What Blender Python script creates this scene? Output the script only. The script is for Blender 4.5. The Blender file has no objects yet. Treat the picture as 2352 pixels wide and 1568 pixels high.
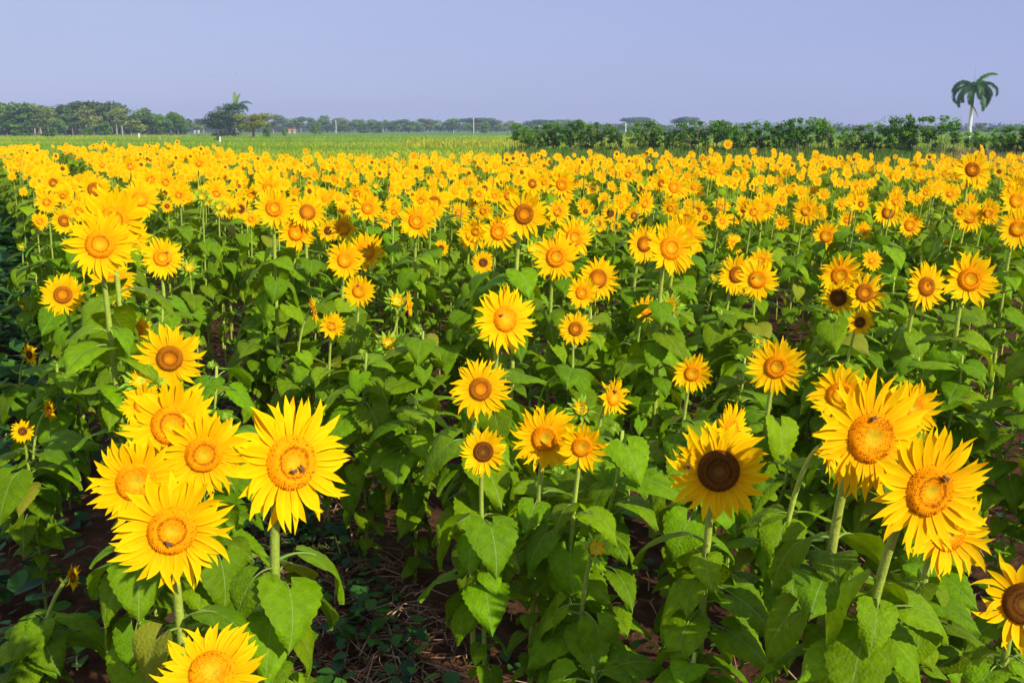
import bpy, math, random
import numpy as np
from mathutils import Vector, Matrix, Quaternion

R = math.radians
sc = bpy.context.scene
COL = sc.collection

# ------------------------------------------------------------------ camera
H = 1.95
PITCH = R(12.0)
FPX = 2352 * 35 / 36.0
cam_d = bpy.data.cameras.new("camera")
cam_d.lens = 35; cam_d.sensor_width = 36
cam_d.clip_start = 0.05; cam_d.clip_end = 12000
cam = bpy.data.objects.new("camera", cam_d); COL.objects.link(cam)
cam.location = (0, 0, H); cam.rotation_euler = (R(90) - PITCH, 0, 0)
sc.camera = cam

# ------------------------------------------------------------------ world, sun, exposure
SUN_EL, SUN_AZ = R(32), R(136)          # azimuth clockwise from +Y (behind the camera, to the right)
world = bpy.data.worlds.new("World"); sc.world = world
world.use_nodes = True
nt = world.node_tree
for n in list(nt.nodes): nt.nodes.remove(n)
w_out = nt.nodes.new("ShaderNodeOutputWorld"); w_bg = nt.nodes.new("ShaderNodeBackground")
sky = nt.nodes.new("ShaderNodeTexSky"); sky.sky_type = 'NISHITA'; sky.sun_disc = False
sky.sun_elevation = SUN_EL; sky.sun_rotation = SUN_AZ
sky.air_density = 1.0; sky.dust_density = 0.4; sky.ozone_density = 3.0
w_s = nt.nodes.new("ShaderNodeVectorMath"); w_s.operation = 'SCALE'; w_s.inputs[3].default_value = 0.9
# thin even morning overcast: a pale lavender veil over the clear sky
w_geo = nt.nodes.new("ShaderNodeTexCoord"); w_sep = nt.nodes.new("ShaderNodeSeparateXYZ")
w_r = nt.nodes.new("ShaderNodeMapRange")
w_r.inputs[1].default_value = -0.5; w_r.inputs[2].default_value = 0.55
w_ramp = nt.nodes.new("ShaderNodeValToRGB")
w_ramp.color_ramp.elements[0].color = (4.75, 5.4, 8.3, 1)
w_ramp.color_ramp.elements[1].color = (3.6, 4.25, 7.6, 1)
w_mix = nt.nodes.new("ShaderNodeMix"); w_mix.data_type = 'RGBA'; w_mix.inputs[0].default_value = 0.9
nt.links.new(w_geo.outputs['Generated'], w_sep.inputs[0])
nt.links.new(w_sep.outputs[0], w_r.inputs[0]); nt.links.new(w_r.outputs[0], w_ramp.inputs[0])
nt.links.new(sky.outputs[0], w_s.inputs[0]); nt.links.new(w_s.outputs[0], w_mix.inputs[6])
w_n = nt.nodes.new("ShaderNodeTexNoise"); w_n.inputs['Scale'].default_value = 2.2; w_n.inputs['Detail'].default_value = 5
w_m = nt.nodes.new("ShaderNodeMapping"); w_m.inputs['Scale'].default_value = (1, 1, 5)
nt.links.new(w_geo.outputs['Generated'], w_m.inputs[0]); nt.links.new(w_m.outputs[0], w_n.inputs['Vector'])
w_nr = nt.nodes.new("ShaderNodeMapRange"); w_nr.inputs[1].default_value = .35; w_nr.inputs[2].default_value = .7
w_nr.inputs[3].default_value = .975; w_nr.inputs[4].default_value = 1.045
w_v = nt.nodes.new("ShaderNodeVectorMath"); w_v.operation = 'SCALE'
nt.links.new(w_n.outputs['Fac'], w_nr.inputs[0]); nt.links.new(w_ramp.outputs[0], w_v.inputs[0]); nt.links.new(w_nr.outputs[0], w_v.inputs[3])
w_h = nt.nodes.new("ShaderNodeMapRange"); w_h.inputs[1].default_value = 0.0; w_h.inputs[2].default_value = 0.16
w_h.inputs[3].default_value = 0.35; w_h.inputs[4].default_value = 0.0
w_hm = nt.nodes.new("ShaderNodeMix"); w_hm.data_type = 'RGBA'; w_hm.inputs[7].default_value = (5.2, 5.7, 7.9, 1)
nt.links.new(w_sep.outputs[2], w_h.inputs[0]); nt.links.new(w_h.outputs[0], w_hm.inputs[0]); nt.links.new(w_v.outputs[0], w_hm.inputs[6])
nt.links.new(w_hm.outputs[2], w_mix.inputs[7])
nt.links.new(w_mix.outputs[2], w_bg.inputs[0]); w_bg.inputs[1].default_value = 0.1
nt.links.new(w_bg.outputs[0], w_out.inputs[0])

sun_d = bpy.data.lights.new("sun", 'SUN'); sun_d.energy = 5.0; sun_d.angle = R(0.53)
sun_d.color = (1.0, 0.93, 0.80)
sun = bpy.data.objects.new("sun", sun_d); COL.objects.link(sun)
sdir = Vector((math.sin(SUN_AZ) * math.cos(SUN_EL), math.cos(SUN_AZ) * math.cos(SUN_EL), math.sin(SUN_EL)))
sun.rotation_euler = sdir.to_track_quat('Z', 'Y').to_euler()
sun.location = (20, -20, 30)
sc.view_settings.view_transform = 'Standard'; sc.view_settings.look = 'None'
sc.view_settings.exposure = 0.0; sc.view_settings.gamma = 1.0
sc.cycles.max_bounces = 8; sc.cycles.transparent_max_bounces = 8
sc.cycles.volume_bounces = 0

# ------------------------------------------------------------------ helpers
class MB:
    """collects verts, faces, colours (per vertex), leaf coords (per vertex) -> one mesh"""
    def __init__(s): s.v = []; s.f = []; s.c = []; s.u = []; s.m = []; s.n = 0
    def add(s, V, F, col=(1, 1, 1), uv=None, mat=0):
        V = np.asarray(V, float).reshape(-1, 3); k = len(V)
        col = np.asarray(col, float)
        if col.ndim == 1: col = np.tile(col[:3], (k, 1))
        if uv is None: uv = np.zeros((k, 2))
        s.v.append(V); s.c.append(col[:, :3]); s.u.append(np.asarray(uv, float))
        F = np.asarray(F, int)
        if F.shape[1] == 3: F = np.column_stack([F, -np.ones(len(F), int) - s.n])
        s.f.append(F + s.n); s.m.append(np.full(len(F), mat, int)); s.n += k
    def arrays(s):
        return (np.concatenate(s.v), np.concatenate(s.f), np.concatenate(s.c),
                np.concatenate(s.u), np.concatenate(s.m))
    def mesh(s, name, mats, smooth=True):
        return to_mesh(name, s.arrays(), mats, smooth)

def to_mesh(name, arr, mats, smooth=True):
    V, F, C, U, M = arr
    me = bpy.data.meshes.new(name)
    tri = F[:, 3] < 0
    cnt = np.where(tri, 3, 4)
    loops = F.reshape(-1)[(F.reshape(-1) >= 0)]
    me.vertices.add(len(V)); me.vertices.foreach_set('co', V.astype(np.float32).ravel())
    me.loops.add(len(loops)); me.loops.foreach_set('vertex_index', loops.astype(np.int32))
    me.polygons.add(len(F))
    st = np.concatenate([[0], np.cumsum(cnt)[:-1]])
    me.polygons.foreach_set('loop_start', st.astype(np.int32))
    me.polygons.foreach_set('material_index', M.astype(np.int32))
    me.polygons.foreach_set('use_smooth', np.full(len(F), smooth, bool))
    a = me.attributes.new('Col', 'FLOAT_COLOR', 'POINT')
    a.data.foreach_set('color', np.column_stack([C, np.ones(len(C))]).astype(np.float32).ravel())
    a = me.attributes.new('lc', 'FLOAT_VECTOR', 'POINT')
    a.data.foreach_set('vector', np.column_stack([U, np.zeros(len(U))]).astype(np.float32).ravel())
    for m in mats: me.materials.append(m)
    me.update(calc_edges=True); me.validate()
    return me

def link(name, me, parent=None, loc=None, mat=None):
    o = bpy.data.objects.new(name, me); COL.objects.link(o)
    if parent is not None: o.parent = parent
    if mat is not None: o.matrix_local = mat
    elif loc is not None: o.location = loc
    return o

def tag(o, label=None, cat=None, group=None, kind=None):
    if label: o['label'] = label
    if cat: o['category'] = cat
    if group: o['group'] = group
    if kind: o['kind'] = kind
    return o

def empty(name, loc, rz=0.0, s=1.0):
    o = bpy.data.objects.new(name, None); COL.objects.link(o)
    o.location = loc; o.rotation_euler = (0, 0, rz); o.scale = (s, s, s)
    o.empty_display_size = 0.1
    return o

def tube(mb, pts, rad, n=6, col=(1, 1, 1), mat=0, cap=True):
    pts = [Vector(p) for p in pts]; k = len(pts)
    if not hasattr(rad, '__len__'): rad = [rad] * k
    V = []; ref = Vector((0.3, 0.9, 0.1))
    for i, p in enumerate(pts):
        t = (pts[min(i + 1, k - 1)] - pts[max(i - 1, 0)]).normalized()
        a = t.cross(ref)
        if a.length < 1e-3: a = t.cross(Vector((1, 0, 0)))
        a.normalize(); b = t.cross(a)
        for j in range(n):
            q = 2 * math.pi * j / n
            V.append(p + (a * math.cos(q) + b * math.sin(q)) * rad[i])
    F = []
    for i in range(k - 1):
        for j in range(n):
            F.append((i * n + j, i * n + (j + 1) % n, (i + 1) * n + (j + 1) % n, (i + 1) * n + j))
    c = col
    if not isinstance(col, tuple): c = np.repeat(np.asarray(col), n, axis=0)
    if cap:
        V.append(pts[-1]); e = len(V) - 1
        mb.add([tuple(v) for v in V], F, c if isinstance(col, tuple) else np.vstack([c, c[-1:]]), mat=mat)
        base = mb.n - len(V)
        T = np.array([(e, (k - 1) * n + j, (k - 1) * n + (j + 1) % n) for j in range(n)])
        mb.f.append(np.column_stack([T + base, -np.ones(n, int)])); mb.m.append(np.full(n, mat, int))
    else:
        mb.add([tuple(v) for v in V], F, c, mat=mat)

def px(x, y, z):
    """point of the scene at depth z seen at display pixel (x, y)"""
    xc = (x - 1176) / FPX; yc = (784 - y) / FPX
    cp, sp = math.cos(PITCH), math.sin(PITCH)
    return Vector((xc * z, (cp + yc * sp) * z, H + (-sp + yc * cp) * z))
def slope(y):
    return -math.sin(PITCH) + (784 - y) / FPX * math.cos(PITCH)
def proj(P):
    cp, sp = math.cos(PITCH), math.sin(PITCH)
    d = P - Vector((0, 0, H)); z = d.y * cp - d.z * sp
    return (1176 + d.x / z * FPX, 784 - (d.y * sp + d.z * cp) / z * FPX, z)
ROW_AZ = R(-26)
ROWD = Vector((math.sin(ROW_AZ), math.cos(ROW_AZ), 0)); ROWP = Vector((math.cos(ROW_AZ), -math.sin(ROW_AZ), 0))

# ------------------------------------------------------------------ materials
def new_mat(name):
    m = bpy.data.materials.new(name); m.use_nodes = True
    t = m.node_tree
    for n in list(t.nodes): t.nodes.remove(n)
    return m, t, t.nodes.new, t.links.new

def col_mat(name, rough=0.6, spec=0.3, trans=0.0, tcol=(1, 1, 1), noise=0.15, nscale=30, bump=0.0, bscale=80,
            rnd=0.0, sheen=0.0):
    """colour from the vertex attribute, broken by noise; optional light passing through"""
    m, t, N, L = new_mat(name)
    out = N("ShaderNodeOutputMaterial"); p = N("ShaderNodeBsdfPrincipled")
    at = N("ShaderNodeAttribute"); at.attribute_name = 'Col'
    tc = N("ShaderNodeTexCoord"); nz = N("ShaderNodeTexNoise"); nz.inputs['Scale'].default_value = nscale
    nz.inputs['Detail'].default_value = 4
    L(tc.outputs['Object'], nz.inputs['Vector'])
    mr = N("ShaderNodeMapRange"); mr.inputs[1].default_value = 0.3; mr.inputs[2].default_value = 0.7
    mr.inputs[3].default_value = 1 - noise; mr.inputs[4].default_value = 1 + noise
    L(nz.outputs['Fac'], mr.inputs[0])
    sc_ = N("ShaderNodeVectorMath"); sc_.operation = 'SCALE'
    L(at.outputs['Color'], sc_.inputs[0]); L(mr.outputs[0], sc_.inputs[3])
    col = sc_.outputs[0]
    if rnd:
        oi = N("ShaderNodeObjectInfo"); hs = N("ShaderNodeHueSaturation")
        a = N("ShaderNodeMapRange"); a.inputs[3].default_value = 1 - rnd; a.inputs[4].default_value = 1 + rnd
        L(oi.outputs['Random'], a.inputs[0]); L(a.outputs[0], hs.inputs['Value'])
        b = N("ShaderNodeMapRange"); b.inputs[3].default_value = 0.5 - rnd * 0.06; b.inputs[4].default_value = 0.5 + rnd * 0.04
        mm = N("ShaderNodeMath"); mm.operation = 'MULTIPLY'; mm.inputs[1].default_value = 7.31
        fr = N("ShaderNodeMath"); fr.operation = 'FRACT'
        L(oi.outputs['Random'], mm.inputs[0]); L(mm.outputs[0], fr.inputs[0]); L(fr.outputs[0], b.inputs[0])
        L(b.outputs[0], hs.inputs['Hue']); L(col, hs.inputs['Color']); col = hs.outputs[0]
    L(col, p.inputs['Base Color'])
    p.inputs['Roughness'].default_value = rough
    p.inputs['Specular IOR Level'].default_value = spec
    if bump:
        n2 = N("ShaderNodeTexNoise"); n2.inputs['Scale'].default_value = bscale; n2.inputs['Detail'].default_value = 3
        L(tc.outputs['Object'], n2.inputs['Vector'])
        bp = N("ShaderNodeBump"); bp.inputs['Strength'].default_value = bump; bp.inputs['Distance'].default_value = 0.01
        L(n2.outputs['Fac'], bp.inputs['Height']); L(bp.outputs[0], p.inputs['Normal'])
    if trans:
        tr = N("ShaderNodeBsdfTranslucent"); mu = N("ShaderNodeVectorMath"); mu.operation = 'MULTIPLY'
        mu.inputs[1].default_value = tcol
        L(col, mu.inputs[0]); L(mu.outputs[0], tr.inputs['Color'])
        mx = N("ShaderNodeMixShader"); mx.inputs[0].default_value = trans
        L(p.outputs[0], mx.inputs[1]); L(tr.outputs[0], mx.inputs[2]); L(mx.outputs[0], out.inputs[0])
    else:
        L(p.outputs[0], out.inputs[0])
    return m

def leaf_mat(name):
    m, t, N, L = new_mat(name)
    out = N("ShaderNodeOutputMaterial"); p = N("ShaderNodeBsdfPrincipled")
    at = N("ShaderNodeAttribute"); at.attribute_name = 'Col'
    lc = N("ShaderNodeAttribute"); lc.attribute_name = 'lc'
    sp = N("ShaderNodeSeparateXYZ"); L(lc.outputs['Vector'], sp.inputs[0])
    def M(op, a, b=None, c=None):
        n = N("ShaderNodeMath"); n.operation = op
        for i, q in enumerate((a, b, c)):
            if q is None: continue
            if isinstance(q, (int, float)): n.inputs[i].default_value = q
            else: L(q, n.inputs[i])
        return n.outputs[0]
    ax = M('ABSOLUTE', sp.outputs[0])
    # side veins leave the midrib forward; the lowest pair is the strongest
    v = M('SUBTRACT', sp.outputs[1], M('MULTIPLY', ax, 0.85))
    fr = M('ABSOLUTE', M('SUBTRACT', M('FRACT', M('MULTIPLY', v, 5.3)), 0.5))
    side = M('MULTIPLY', M('LESS_THAN', fr, 0.035), M('LESS_THAN', ax, 0.40))
    side = M('MULTIPLY', side, 0.3)
    mid = M('MULTIPLY', M('LESS_THAN', ax, 0.010), 0.6)
    vein = M('MAXIMUM', side, mid)
    tc = N("ShaderNodeTexCoord"); nz = N("ShaderNodeTexNoise"); nz.inputs['Scale'].default_value = 6
    nz.inputs['Detail'].default_value = 7; L(tc.outputs['Object'], nz.inputs['Vector'])
    mr = N("ShaderNodeMapRange"); mr.inputs[1].default_value = 0.3; mr.inputs[2].default_value = 0.7
    mr.inputs[3].default_value = 0.8; mr.inputs[4].default_value = 1.2; L(nz.outputs['Fac'], mr.inputs[0])
    s1 = N("ShaderNodeVectorMath"); s1.operation = 'SCALE'; L(at.outputs['Color'], s1.inputs[0]); L(mr.outputs[0], s1.inputs[3])
    oi = N("ShaderNodeObjectInfo")
    a = N("ShaderNodeMapRange"); a.inputs[3].default_value = 0.72; a.inputs[4].default_value = 1.3
    L(oi.outputs['Random'], a.inputs[0])
    hs = N("ShaderNodeHueSaturation"); L(a.outputs[0], hs.inputs['Value'])
    b = N("ShaderNodeMapRange"); b.inputs[3].default_value = 0.483; b.inputs[4].default_value = 0.512
    L(M('FRACT', M('MULTIPLY', oi.outputs['Random'], 9.7)), b.inputs[0]); L(b.outputs[0], hs.inputs['Hue'])
    L(s1.outputs[0], hs.inputs['Color'])
    # small brown wounds here and there
    n3 = N("ShaderNodeTexNoise"); n3.inputs['Scale'].default_value = 7; n3.inputs['Detail'].default_value = 2
    L(tc.outputs['Object'], n3.inputs['Vector'])
    wnd = M('GREATER_THAN', n3.outputs['Fac'], 0.735)
    yl = N("ShaderNodeMix"); yl.data_type = 'RGBA'
    L(M('MULTIPLY', M('GREATER_THAN', M('FRACT', M('MULTIPLY', oi.outputs['Random'], 23.1)), 0.98), 0.45), yl.inputs[0])
    L(hs.outputs[0], yl.inputs[6]); yl.inputs[7].default_value = (.36, .28, .03, 1)
    mx = N("ShaderNodeMix"); mx.data_type = 'RGBA'; L(vein, mx.inputs[0]); L(yl.outputs[2], mx.inputs[6])
    mx.inputs[7].default_value = (0.26, 0.40, 0.10, 1)
    m2 = N("ShaderNodeMix"); m2.data_type = 'RGBA'; L(wnd, m2.inputs[0]); L(mx.outputs[2], m2.inputs[6])
    m2.inputs[7].default_value = (0.10, 0.07, 0.02, 1)
    L(m2.outputs[2], p.inputs['Base Color']); p.inputs['Roughness'].default_value = 0.55
    p.inputs['Specular IOR Level'].default_value = 0.09
    n2 = N("ShaderNodeTexVoronoi"); n2.inputs['Scale'].default_value = 17; L(tc.outputs['Object'], n2.inputs['Vector'])
    hgt = M('ADD', M('MULTIPLY', n2.outputs['Distance'], 0.6), M('MULTIPLY', vein, -0.6))
    bp = N("ShaderNodeBump"); bp.inputs['Strength'].default_value = 0.55; bp.inputs['Distance'].default_value = 0.006
    L(hgt, bp.inputs['Height']); L(bp.outputs[0], p.inputs['Normal'])
    tr = N("ShaderNodeBsdfTranslucent"); mu = N("ShaderNodeVectorMath"); mu.operation = 'MULTIPLY'
    mu.inputs[1].default_value = (2.1, 1.7, 0.5); L(m2.outputs[2], mu.inputs[0]); L(mu.outputs[0], tr.inputs['Color'])
    ms = N("ShaderNodeMixShader"); ms.inputs[0].default_value = 0.22
    L(p.outputs[0], ms.inputs[1]); L(tr.outputs[0], ms.inputs[2]); L(ms.outputs[0], out.inputs[0])
    return m

M_LEAF = leaf_mat("sunflower_leaf")
M_PETAL = col_mat("sunflower_petal", 0.7, 0.06, 0.22, (1.0, 0.92, 0.5), 0.05, 60, rnd=0.04)
M_DISC = col_mat("sunflower_disc", 0.9, 0.05, noise=0.12, nscale=120)
M_STEM = col_mat("sunflower_stem", 0.75, 0.15, 0.08, (1.2, 1.2, .6), 0.14, 60, bump=0.35, bscale=220, rnd=0.15)
M_BRACT = col_mat("green_bract", 0.6, 0.2, 0.25, (1.5, 1.4, .5), 0.15, 60)
M_FOL = col_mat("tree_foliage", 0.7, 0.15, 0.2, (1.3, 1.4, .5), 0.25, 0.9, rnd=0.22)
M_BARK = col_mat("tree_bark", 0.9, 0.1, noise=0.25, nscale=6, bump=0.4, bscale=9)
M_WEED = col_mat("weed_leaf", 0.55, 0.25, 0.22, (1.6, 1.5, .5), 0.2, 12)
M_DRY = col_mat("dry_straw", 0.85, 0.1, noise=0.25, nscale=14)
M_GRASS = col_mat("grass_blade", 0.7, 0.1, 0.25, (1.3, 1.2, .5), 0.2, 0.4)
M_PLAIN = col_mat("painted_or_furred", 0.6, 0.3, noise=0.12, nscale=40)
M_WING = col_mat("insect_wing", 0.3, 0.5, 0.5, (1, 1, 1), 0.05, 40)

# colours (base, linear)
LEAFC = (0.148, 0.275, 0.0015)
STEMC = (0.42, 0.54, 0.07)
YEL = (0.95, 0.655, 0.001); YELO = (0.95, 0.50, 0.001)

# ------------------------------------------------------------------ sunflower pieces
rng = np.random.default_rng(7)
random.seed(11)

def leaf_blade(Lb, W, droop, fold, wav, seed, n=11, m=8, org=(0, 0, 0), dirang=-0.2, col=LEAFC, serr=0.05):
    """cordate blade running along +Y from org, bending down; returns V,F,C,UV"""
    r = np.random.default_rng(seed)
    ph = r.uniform(0, 6.28, 3)
    t = np.linspace(0, 1, n + 1) ** 1.35
    ang = dirang - droop * t ** 1.2
    dt = np.diff(t)
    cy = np.concatenate([[0], np.cumsum(np.cos(ang[:-1]) * dt)]) * Lb
    cz = np.concatenate([[0], np.cumsum(np.sin(ang[:-1]) * dt)]) * Lb
    V = []; UV = []; C = []
    w = W * 1.12 * (np.sin(math.pi * np.clip(t, 0.0008, 0.9995) ** 0.43) ** 0.74) * (1 - 0.35 * t ** 2)
    side = r.uniform(-.08, .08)
    for i in range(n + 1):
        for j in range(m + 1):
            s = 2 * j / m - 1
            a = abs(s)
            ww = w[i]
            if j in (0, m): ww *= 1 + serr * (1 if i % 2 else -1)
            back = 0.30 * Lb * a ** 1.7 * (1 - t[i]) ** 3.0
            x = s * ww * math.cos(fold * 0.8) + side * Lb * t[i] ** 2
            lift = a * ww * math.sin(fold) + wav * Lb * a * math.sin(t[i] * 9 + ph[0] + (0 if s < 0 else ph[1])) \
                - 0.10 * Lb * a * a + .010 * Lb * math.sin(t[i] * 31 - a * 9 + ph[2]) * a * (1 - a * .5)
            ca, sa = math.cos(ang[i]), math.sin(ang[i])
            V.append((org[0] + x, org[1] + cy[i] - back * ca - lift * sa, org[2] + cz[i] - back * sa + lift * ca))
            UV.append((s * w[i] / Lb, t[i]))
            C.append(col)
    F = [(i * (m + 1) + j, i * (m + 1) + j + 1, (i + 1) * (m + 1) + j + 1, (i + 1) * (m + 1) + j)
         for i in range(n) for j in range(m)]
    return np.array(V), np.array(F), np.array(C), np.array(UV)

def leaf_mb(Lb, seed, lod=0, col=LEAFC):
    """a leaf with its stalk, origin where the stalk joins the stem, +Y outwards"""
    r = random.Random(seed)
    pl = Lb * r.uniform(0.42, 0.7); up = r.uniform(0.35, 0.75)
    pts = []
    k = 6 if lod == 0 else 3
    y = z = 0.0; a = up
    for i in range(k + 1):
        pts.append((0, y, z)); y += math.cos(a) * pl / k; z += math.sin(a) * pl / k; a -= (up + 0.55) / k
    mb = MB()
    rr = Lb * 0.022
    tube(mb, pts, [rr * (1.3 - .6 * i / k) for i in range(k + 1)], 5 if lod == 0 else 3, (0.24, 0.36, 0.06), 1, cap=False)
    n, m = ((20, 10) if lod == 0 else ((6, 4) if lod == 1 else (4, 2)))
    V, F, C, U = leaf_blade(Lb, Lb * r.uniform(0.36, 0.46), r.uniform(0.35, 1.15), r.uniform(0.05, 0.35),
                            r.uniform(0.015, 0.05), seed, n, m, pts[-1], r.uniform(-0.95, -0.1), col,
                            0.04 if lod == 0 else 0)
    mb.add(V, F, C, U, 0)
    return mb

LEAVES = [leaf_mb(1.0, 100 + i).mesh("leaf", [M_LEAF, M_STEM]) for i in range(14)]

def petals_mb(seed, np1, rd, cup, ragged, lod=0, width=0.15, front=0.0, missing=0.0, gold=1.0):
    r = random.Random(seed); mb = MB()
    K = 7 if lod == 0 else (4 if lod == 1 else 2)
    layers = [(0.0, 1.0, 0.0), (0.5, 0.93, -0.035)] if lod < 2 else [(0.0, 1.0, 0.0)]
    if lod == 2: width *= 1.45
    for (off, ls, dz) in layers:
        for k in range(np1):
            if r.random() < missing: continue
            a0 = 2 * math.pi * (k + off + r.uniform(-.22, .22)) / np1
            Lp = (1.15 - rd * 0.93) * ls * r.uniform(1 - .16 - ragged * .25, 1.08)
            wd = width * r.uniform(.8, 1.2)
            e0 = cup + r.uniform(-.14, .14) * (1 + ragged)
            curl = r.uniform(-0.6, 0.45) * (0.6 + ragged) + front
            bend = r.uniform(-.22, .22) * (1 + ragged)
            tw = r.uniform(-.5, .5) * (0.6 + ragged)
            tint = r.random()
            V = []; C = []; 
            x, z, e = rd * 0.93, dz, e0
            for i in range(K + 1):
                t = i / K
                wt = wd * (0.42 + 0.58 * math.sin(math.pi * min(1, t * 0.75 + 0.12))) * (1 if t < .55 else max(0.0, 1 - ((t - .55) / .45) ** 2.1))
                if i == K: wt = 0.004
                aa = a0 + bend * t * t
                ca, sa = math.cos(aa), math.sin(aa)
                twz = tw * t
                for s in (-1, 0, 1):
                    yy = s * wt * 0.5 * math.cos(twz); zz = z + abs(s) * wt * 0.16 + s * wt * .5 * math.sin(twz)
                    V.append((x * ca - yy * sa, x * sa + yy * ca, zz))
                    g = min(1, t * 2.2)
                    g = g * (0.75 + .25 * tint)
                    mid_ = (.86 if s == 0 and t < .8 else 1) * (1 if tint > .03 or t < .8 else .6)
                    C.append([(YELO[q] * (1 - g) + YEL[q] * g) * (1 if q != 1 else gold * mid_) for q in range(3)])
                x += math.cos(e) * Lp / K; z += math.sin(e) * Lp / K; e += curl / K
            F = [(3 * i + j, 3 * i + j + 1, 3 * i + j + 4, 3 * i + j + 3) for i in range(K) for j in range(2)]
            mb.add(V, F, C)
    return mb

PAL = {  # centre, inner, dot, outer ring
    'o': ((0.54, 0.42, 0.014), (0.82, 0.33, 0.004), (0.32, 0.085, 0.003), (0.88, 0.33, 0.002)),
    'b': ((0.72, 0.28, 0.006), (0.62, 0.20, 0.005), (0.20, 0.05, 0.004), (0.42, 0.155, 0.006)),
    'g': ((0.36, 0.46, 0.03), (0.62, 0.52, 0.02), (0.45, 0.42, 0.03), (0.62, 0.52, 0.02)),
    'd': ((0.20, 0.11, 0.012), (0.13, 0.045, 0.007), (0.07, 0.024, 0.005), (0.19, 0.07, 0.008)),
}
def disc_mb(kind, rd, seed, lod=0, var=0.0):
    r = random.Random(seed); mb = MB(); ce, inn, dot, out = PAL[kind]
    def prof(q):
        return 0.045 + 0.075 * math.sin(min(1, q * 1.0) * math.pi * 0.62) * (1 if q < .8 else 1) - (0.09 * ((q - .82) / .18) ** 2 if q > .82 else 0)
    def colr(q, rr):
        q1 = 0.33 + var; q2 = 0.50 + var; q3 = 0.72 + var
        if q < q1: c = [ce[k] * (1 - q / q1 * .5) + inn[k] * q / q1 * .5 for k in range(3)]
        elif q < q2: c = inn if rr > .25 else dot
        elif q < q3: c = dot if rr < .5 else out
        else: c = out if rr > .15 else dot
        f = 0.85 + .3 * r.random()
        return [min(1, c[k] * f) for k in range(3)]
    nr, na = (9, 36) if lod == 0 else ((6, 18) if lod == 1 else (3, 9))
    V = [(0, 0, prof(0))]; C = [ce]
    for i in range(1, nr + 1):
        q = i / nr
        for j in range(na):
            a = 2 * math.pi * (j + .5 * (i % 2)) / na
            V.append((rd * q * math.cos(a), rd * q * math.sin(a), prof(q)))
            if lod == 0: 
                c = colr(q, 0.4 if .52 < q < .66 else .9)
            elif lod == 1: c = colr(q, r.random())
            else: c = (ce, inn, out, out)[i] if kind != 'b' else (ce, dot, dot, out)[i]
            C.append(c)
    F = []; T = []
    for i in range(nr - 1):
        for j in range(na):
            F.append((1 + i * na + j, 1 + (i + 1) * na + j, 1 + (i + 1) * na + (j + 1) % na, 1 + i * na + (j + 1) % na))
    for j in range(na): T.append((0, 1 + j, 1 + (j + 1) % na))
    mb.add(V, F, C)
    mb.f.append(np.column_stack([np.array(T), -np.ones(na, int)])); mb.m.append(np.zeros(na, int))
    if lod == 0:
        N_ = 620
        for i in range(N_):
            q = math.sqrt((i + .5) / N_); a = i * 2.399963
            cx, cy = rd * q * math.cos(a), rd * q * math.sin(a); z = prof(q)
            rr = r.random(); c = colr(q, rr)
            s = rd * 0.036 * (1.1 if q > .5 else 0.85)
            hgt = rd * (0.030 if q < .33 else (0.06 + .05 * r.random() if q > .7 else 0.055))
            P = [(cx + s * math.cos(a + b), cy + s * math.sin(a + b), z - .004) for b in (0, 2.09, 4.19)]
            o = 0.25 * s * (1 if q > .7 else 0)
            P.append((cx + o * math.cos(a) * 2, cy + o * math.sin(a) * 2, z + hgt))
            c2 = [min(1, v * (1.25 if q > .33 else 1.1)) for v in c]
            mb.add(P, [(0, 1, 3), (1, 2, 3), (2, 0, 3)], [c, c, c, c2])
    return mb

def back_mb(rd, seed, lod=0, bl=0.42, flare=0.55, nb=16):
    """green cup behind the head and its pointed bracts"""
    r = random.Random(seed); mb = MB(); g = (0.16, 0.30, 0.03)
    rings = [(rd * .95, -0.005), (rd * 1.0, -0.05), (rd * .72, -0.14), (rd * .30, -0.22), (rd * .12, -0.30)]
    na = 14 if lod == 0 else 7
    V = []; F = []
    for (q, z) in rings:
        for j in range(na):
            a = 2 * math.pi * j / na; V.append((q * math.cos(a), q * math.sin(a), z))
    for i in range(len(rings) - 1):
        for j in range(na): F.append((i * na + j, i * na + (j + 1) % na, (i + 1) * na + (j + 1) % na, (i + 1) * na + j))
    mb.add(V, F, g)
    for k in range(nb if lod < 2 else 0):
        a = 2 * math.pi * (k + r.uniform(-.3, .3)) / nb; e = flare + r.uniform(-.3, .3)
        l = bl * r.uniform(.7, 1.2); w = l * .36
        u = Vector((math.cos(a), math.sin(a), 0)); s = Vector((-math.sin(a), math.cos(a), 0))
        b = u * rd * .93 + Vector((0, 0, -.045)); e1 = e + r.uniform(-.5, .5)
        m_ = b + u * l * .5 * math.cos(e) + Vector((0, 0, l * .5 * math.sin(e)))
        tip = m_ + u * l * .5 * math.cos(e1) + Vector((0, 0, l * .5 * math.sin(e1)))
        c = [v * r.uniform(.8, 1.25) for v in (0.17, 0.36, 0.03)]
        mb.add([tuple(b - s * w * .4), tuple(b + s * w * .4), tuple(m_ + s * w * .42), tuple(m_ - s * w * .42), tuple(tip)],
               [(0, 1, 2, 3)], c)
        mb.f.append(np.array([[mb.n - 2, mb.n - 3, mb.n - 1, -1]])); mb.m.append(np.zeros(1, int))
    return mb

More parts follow.
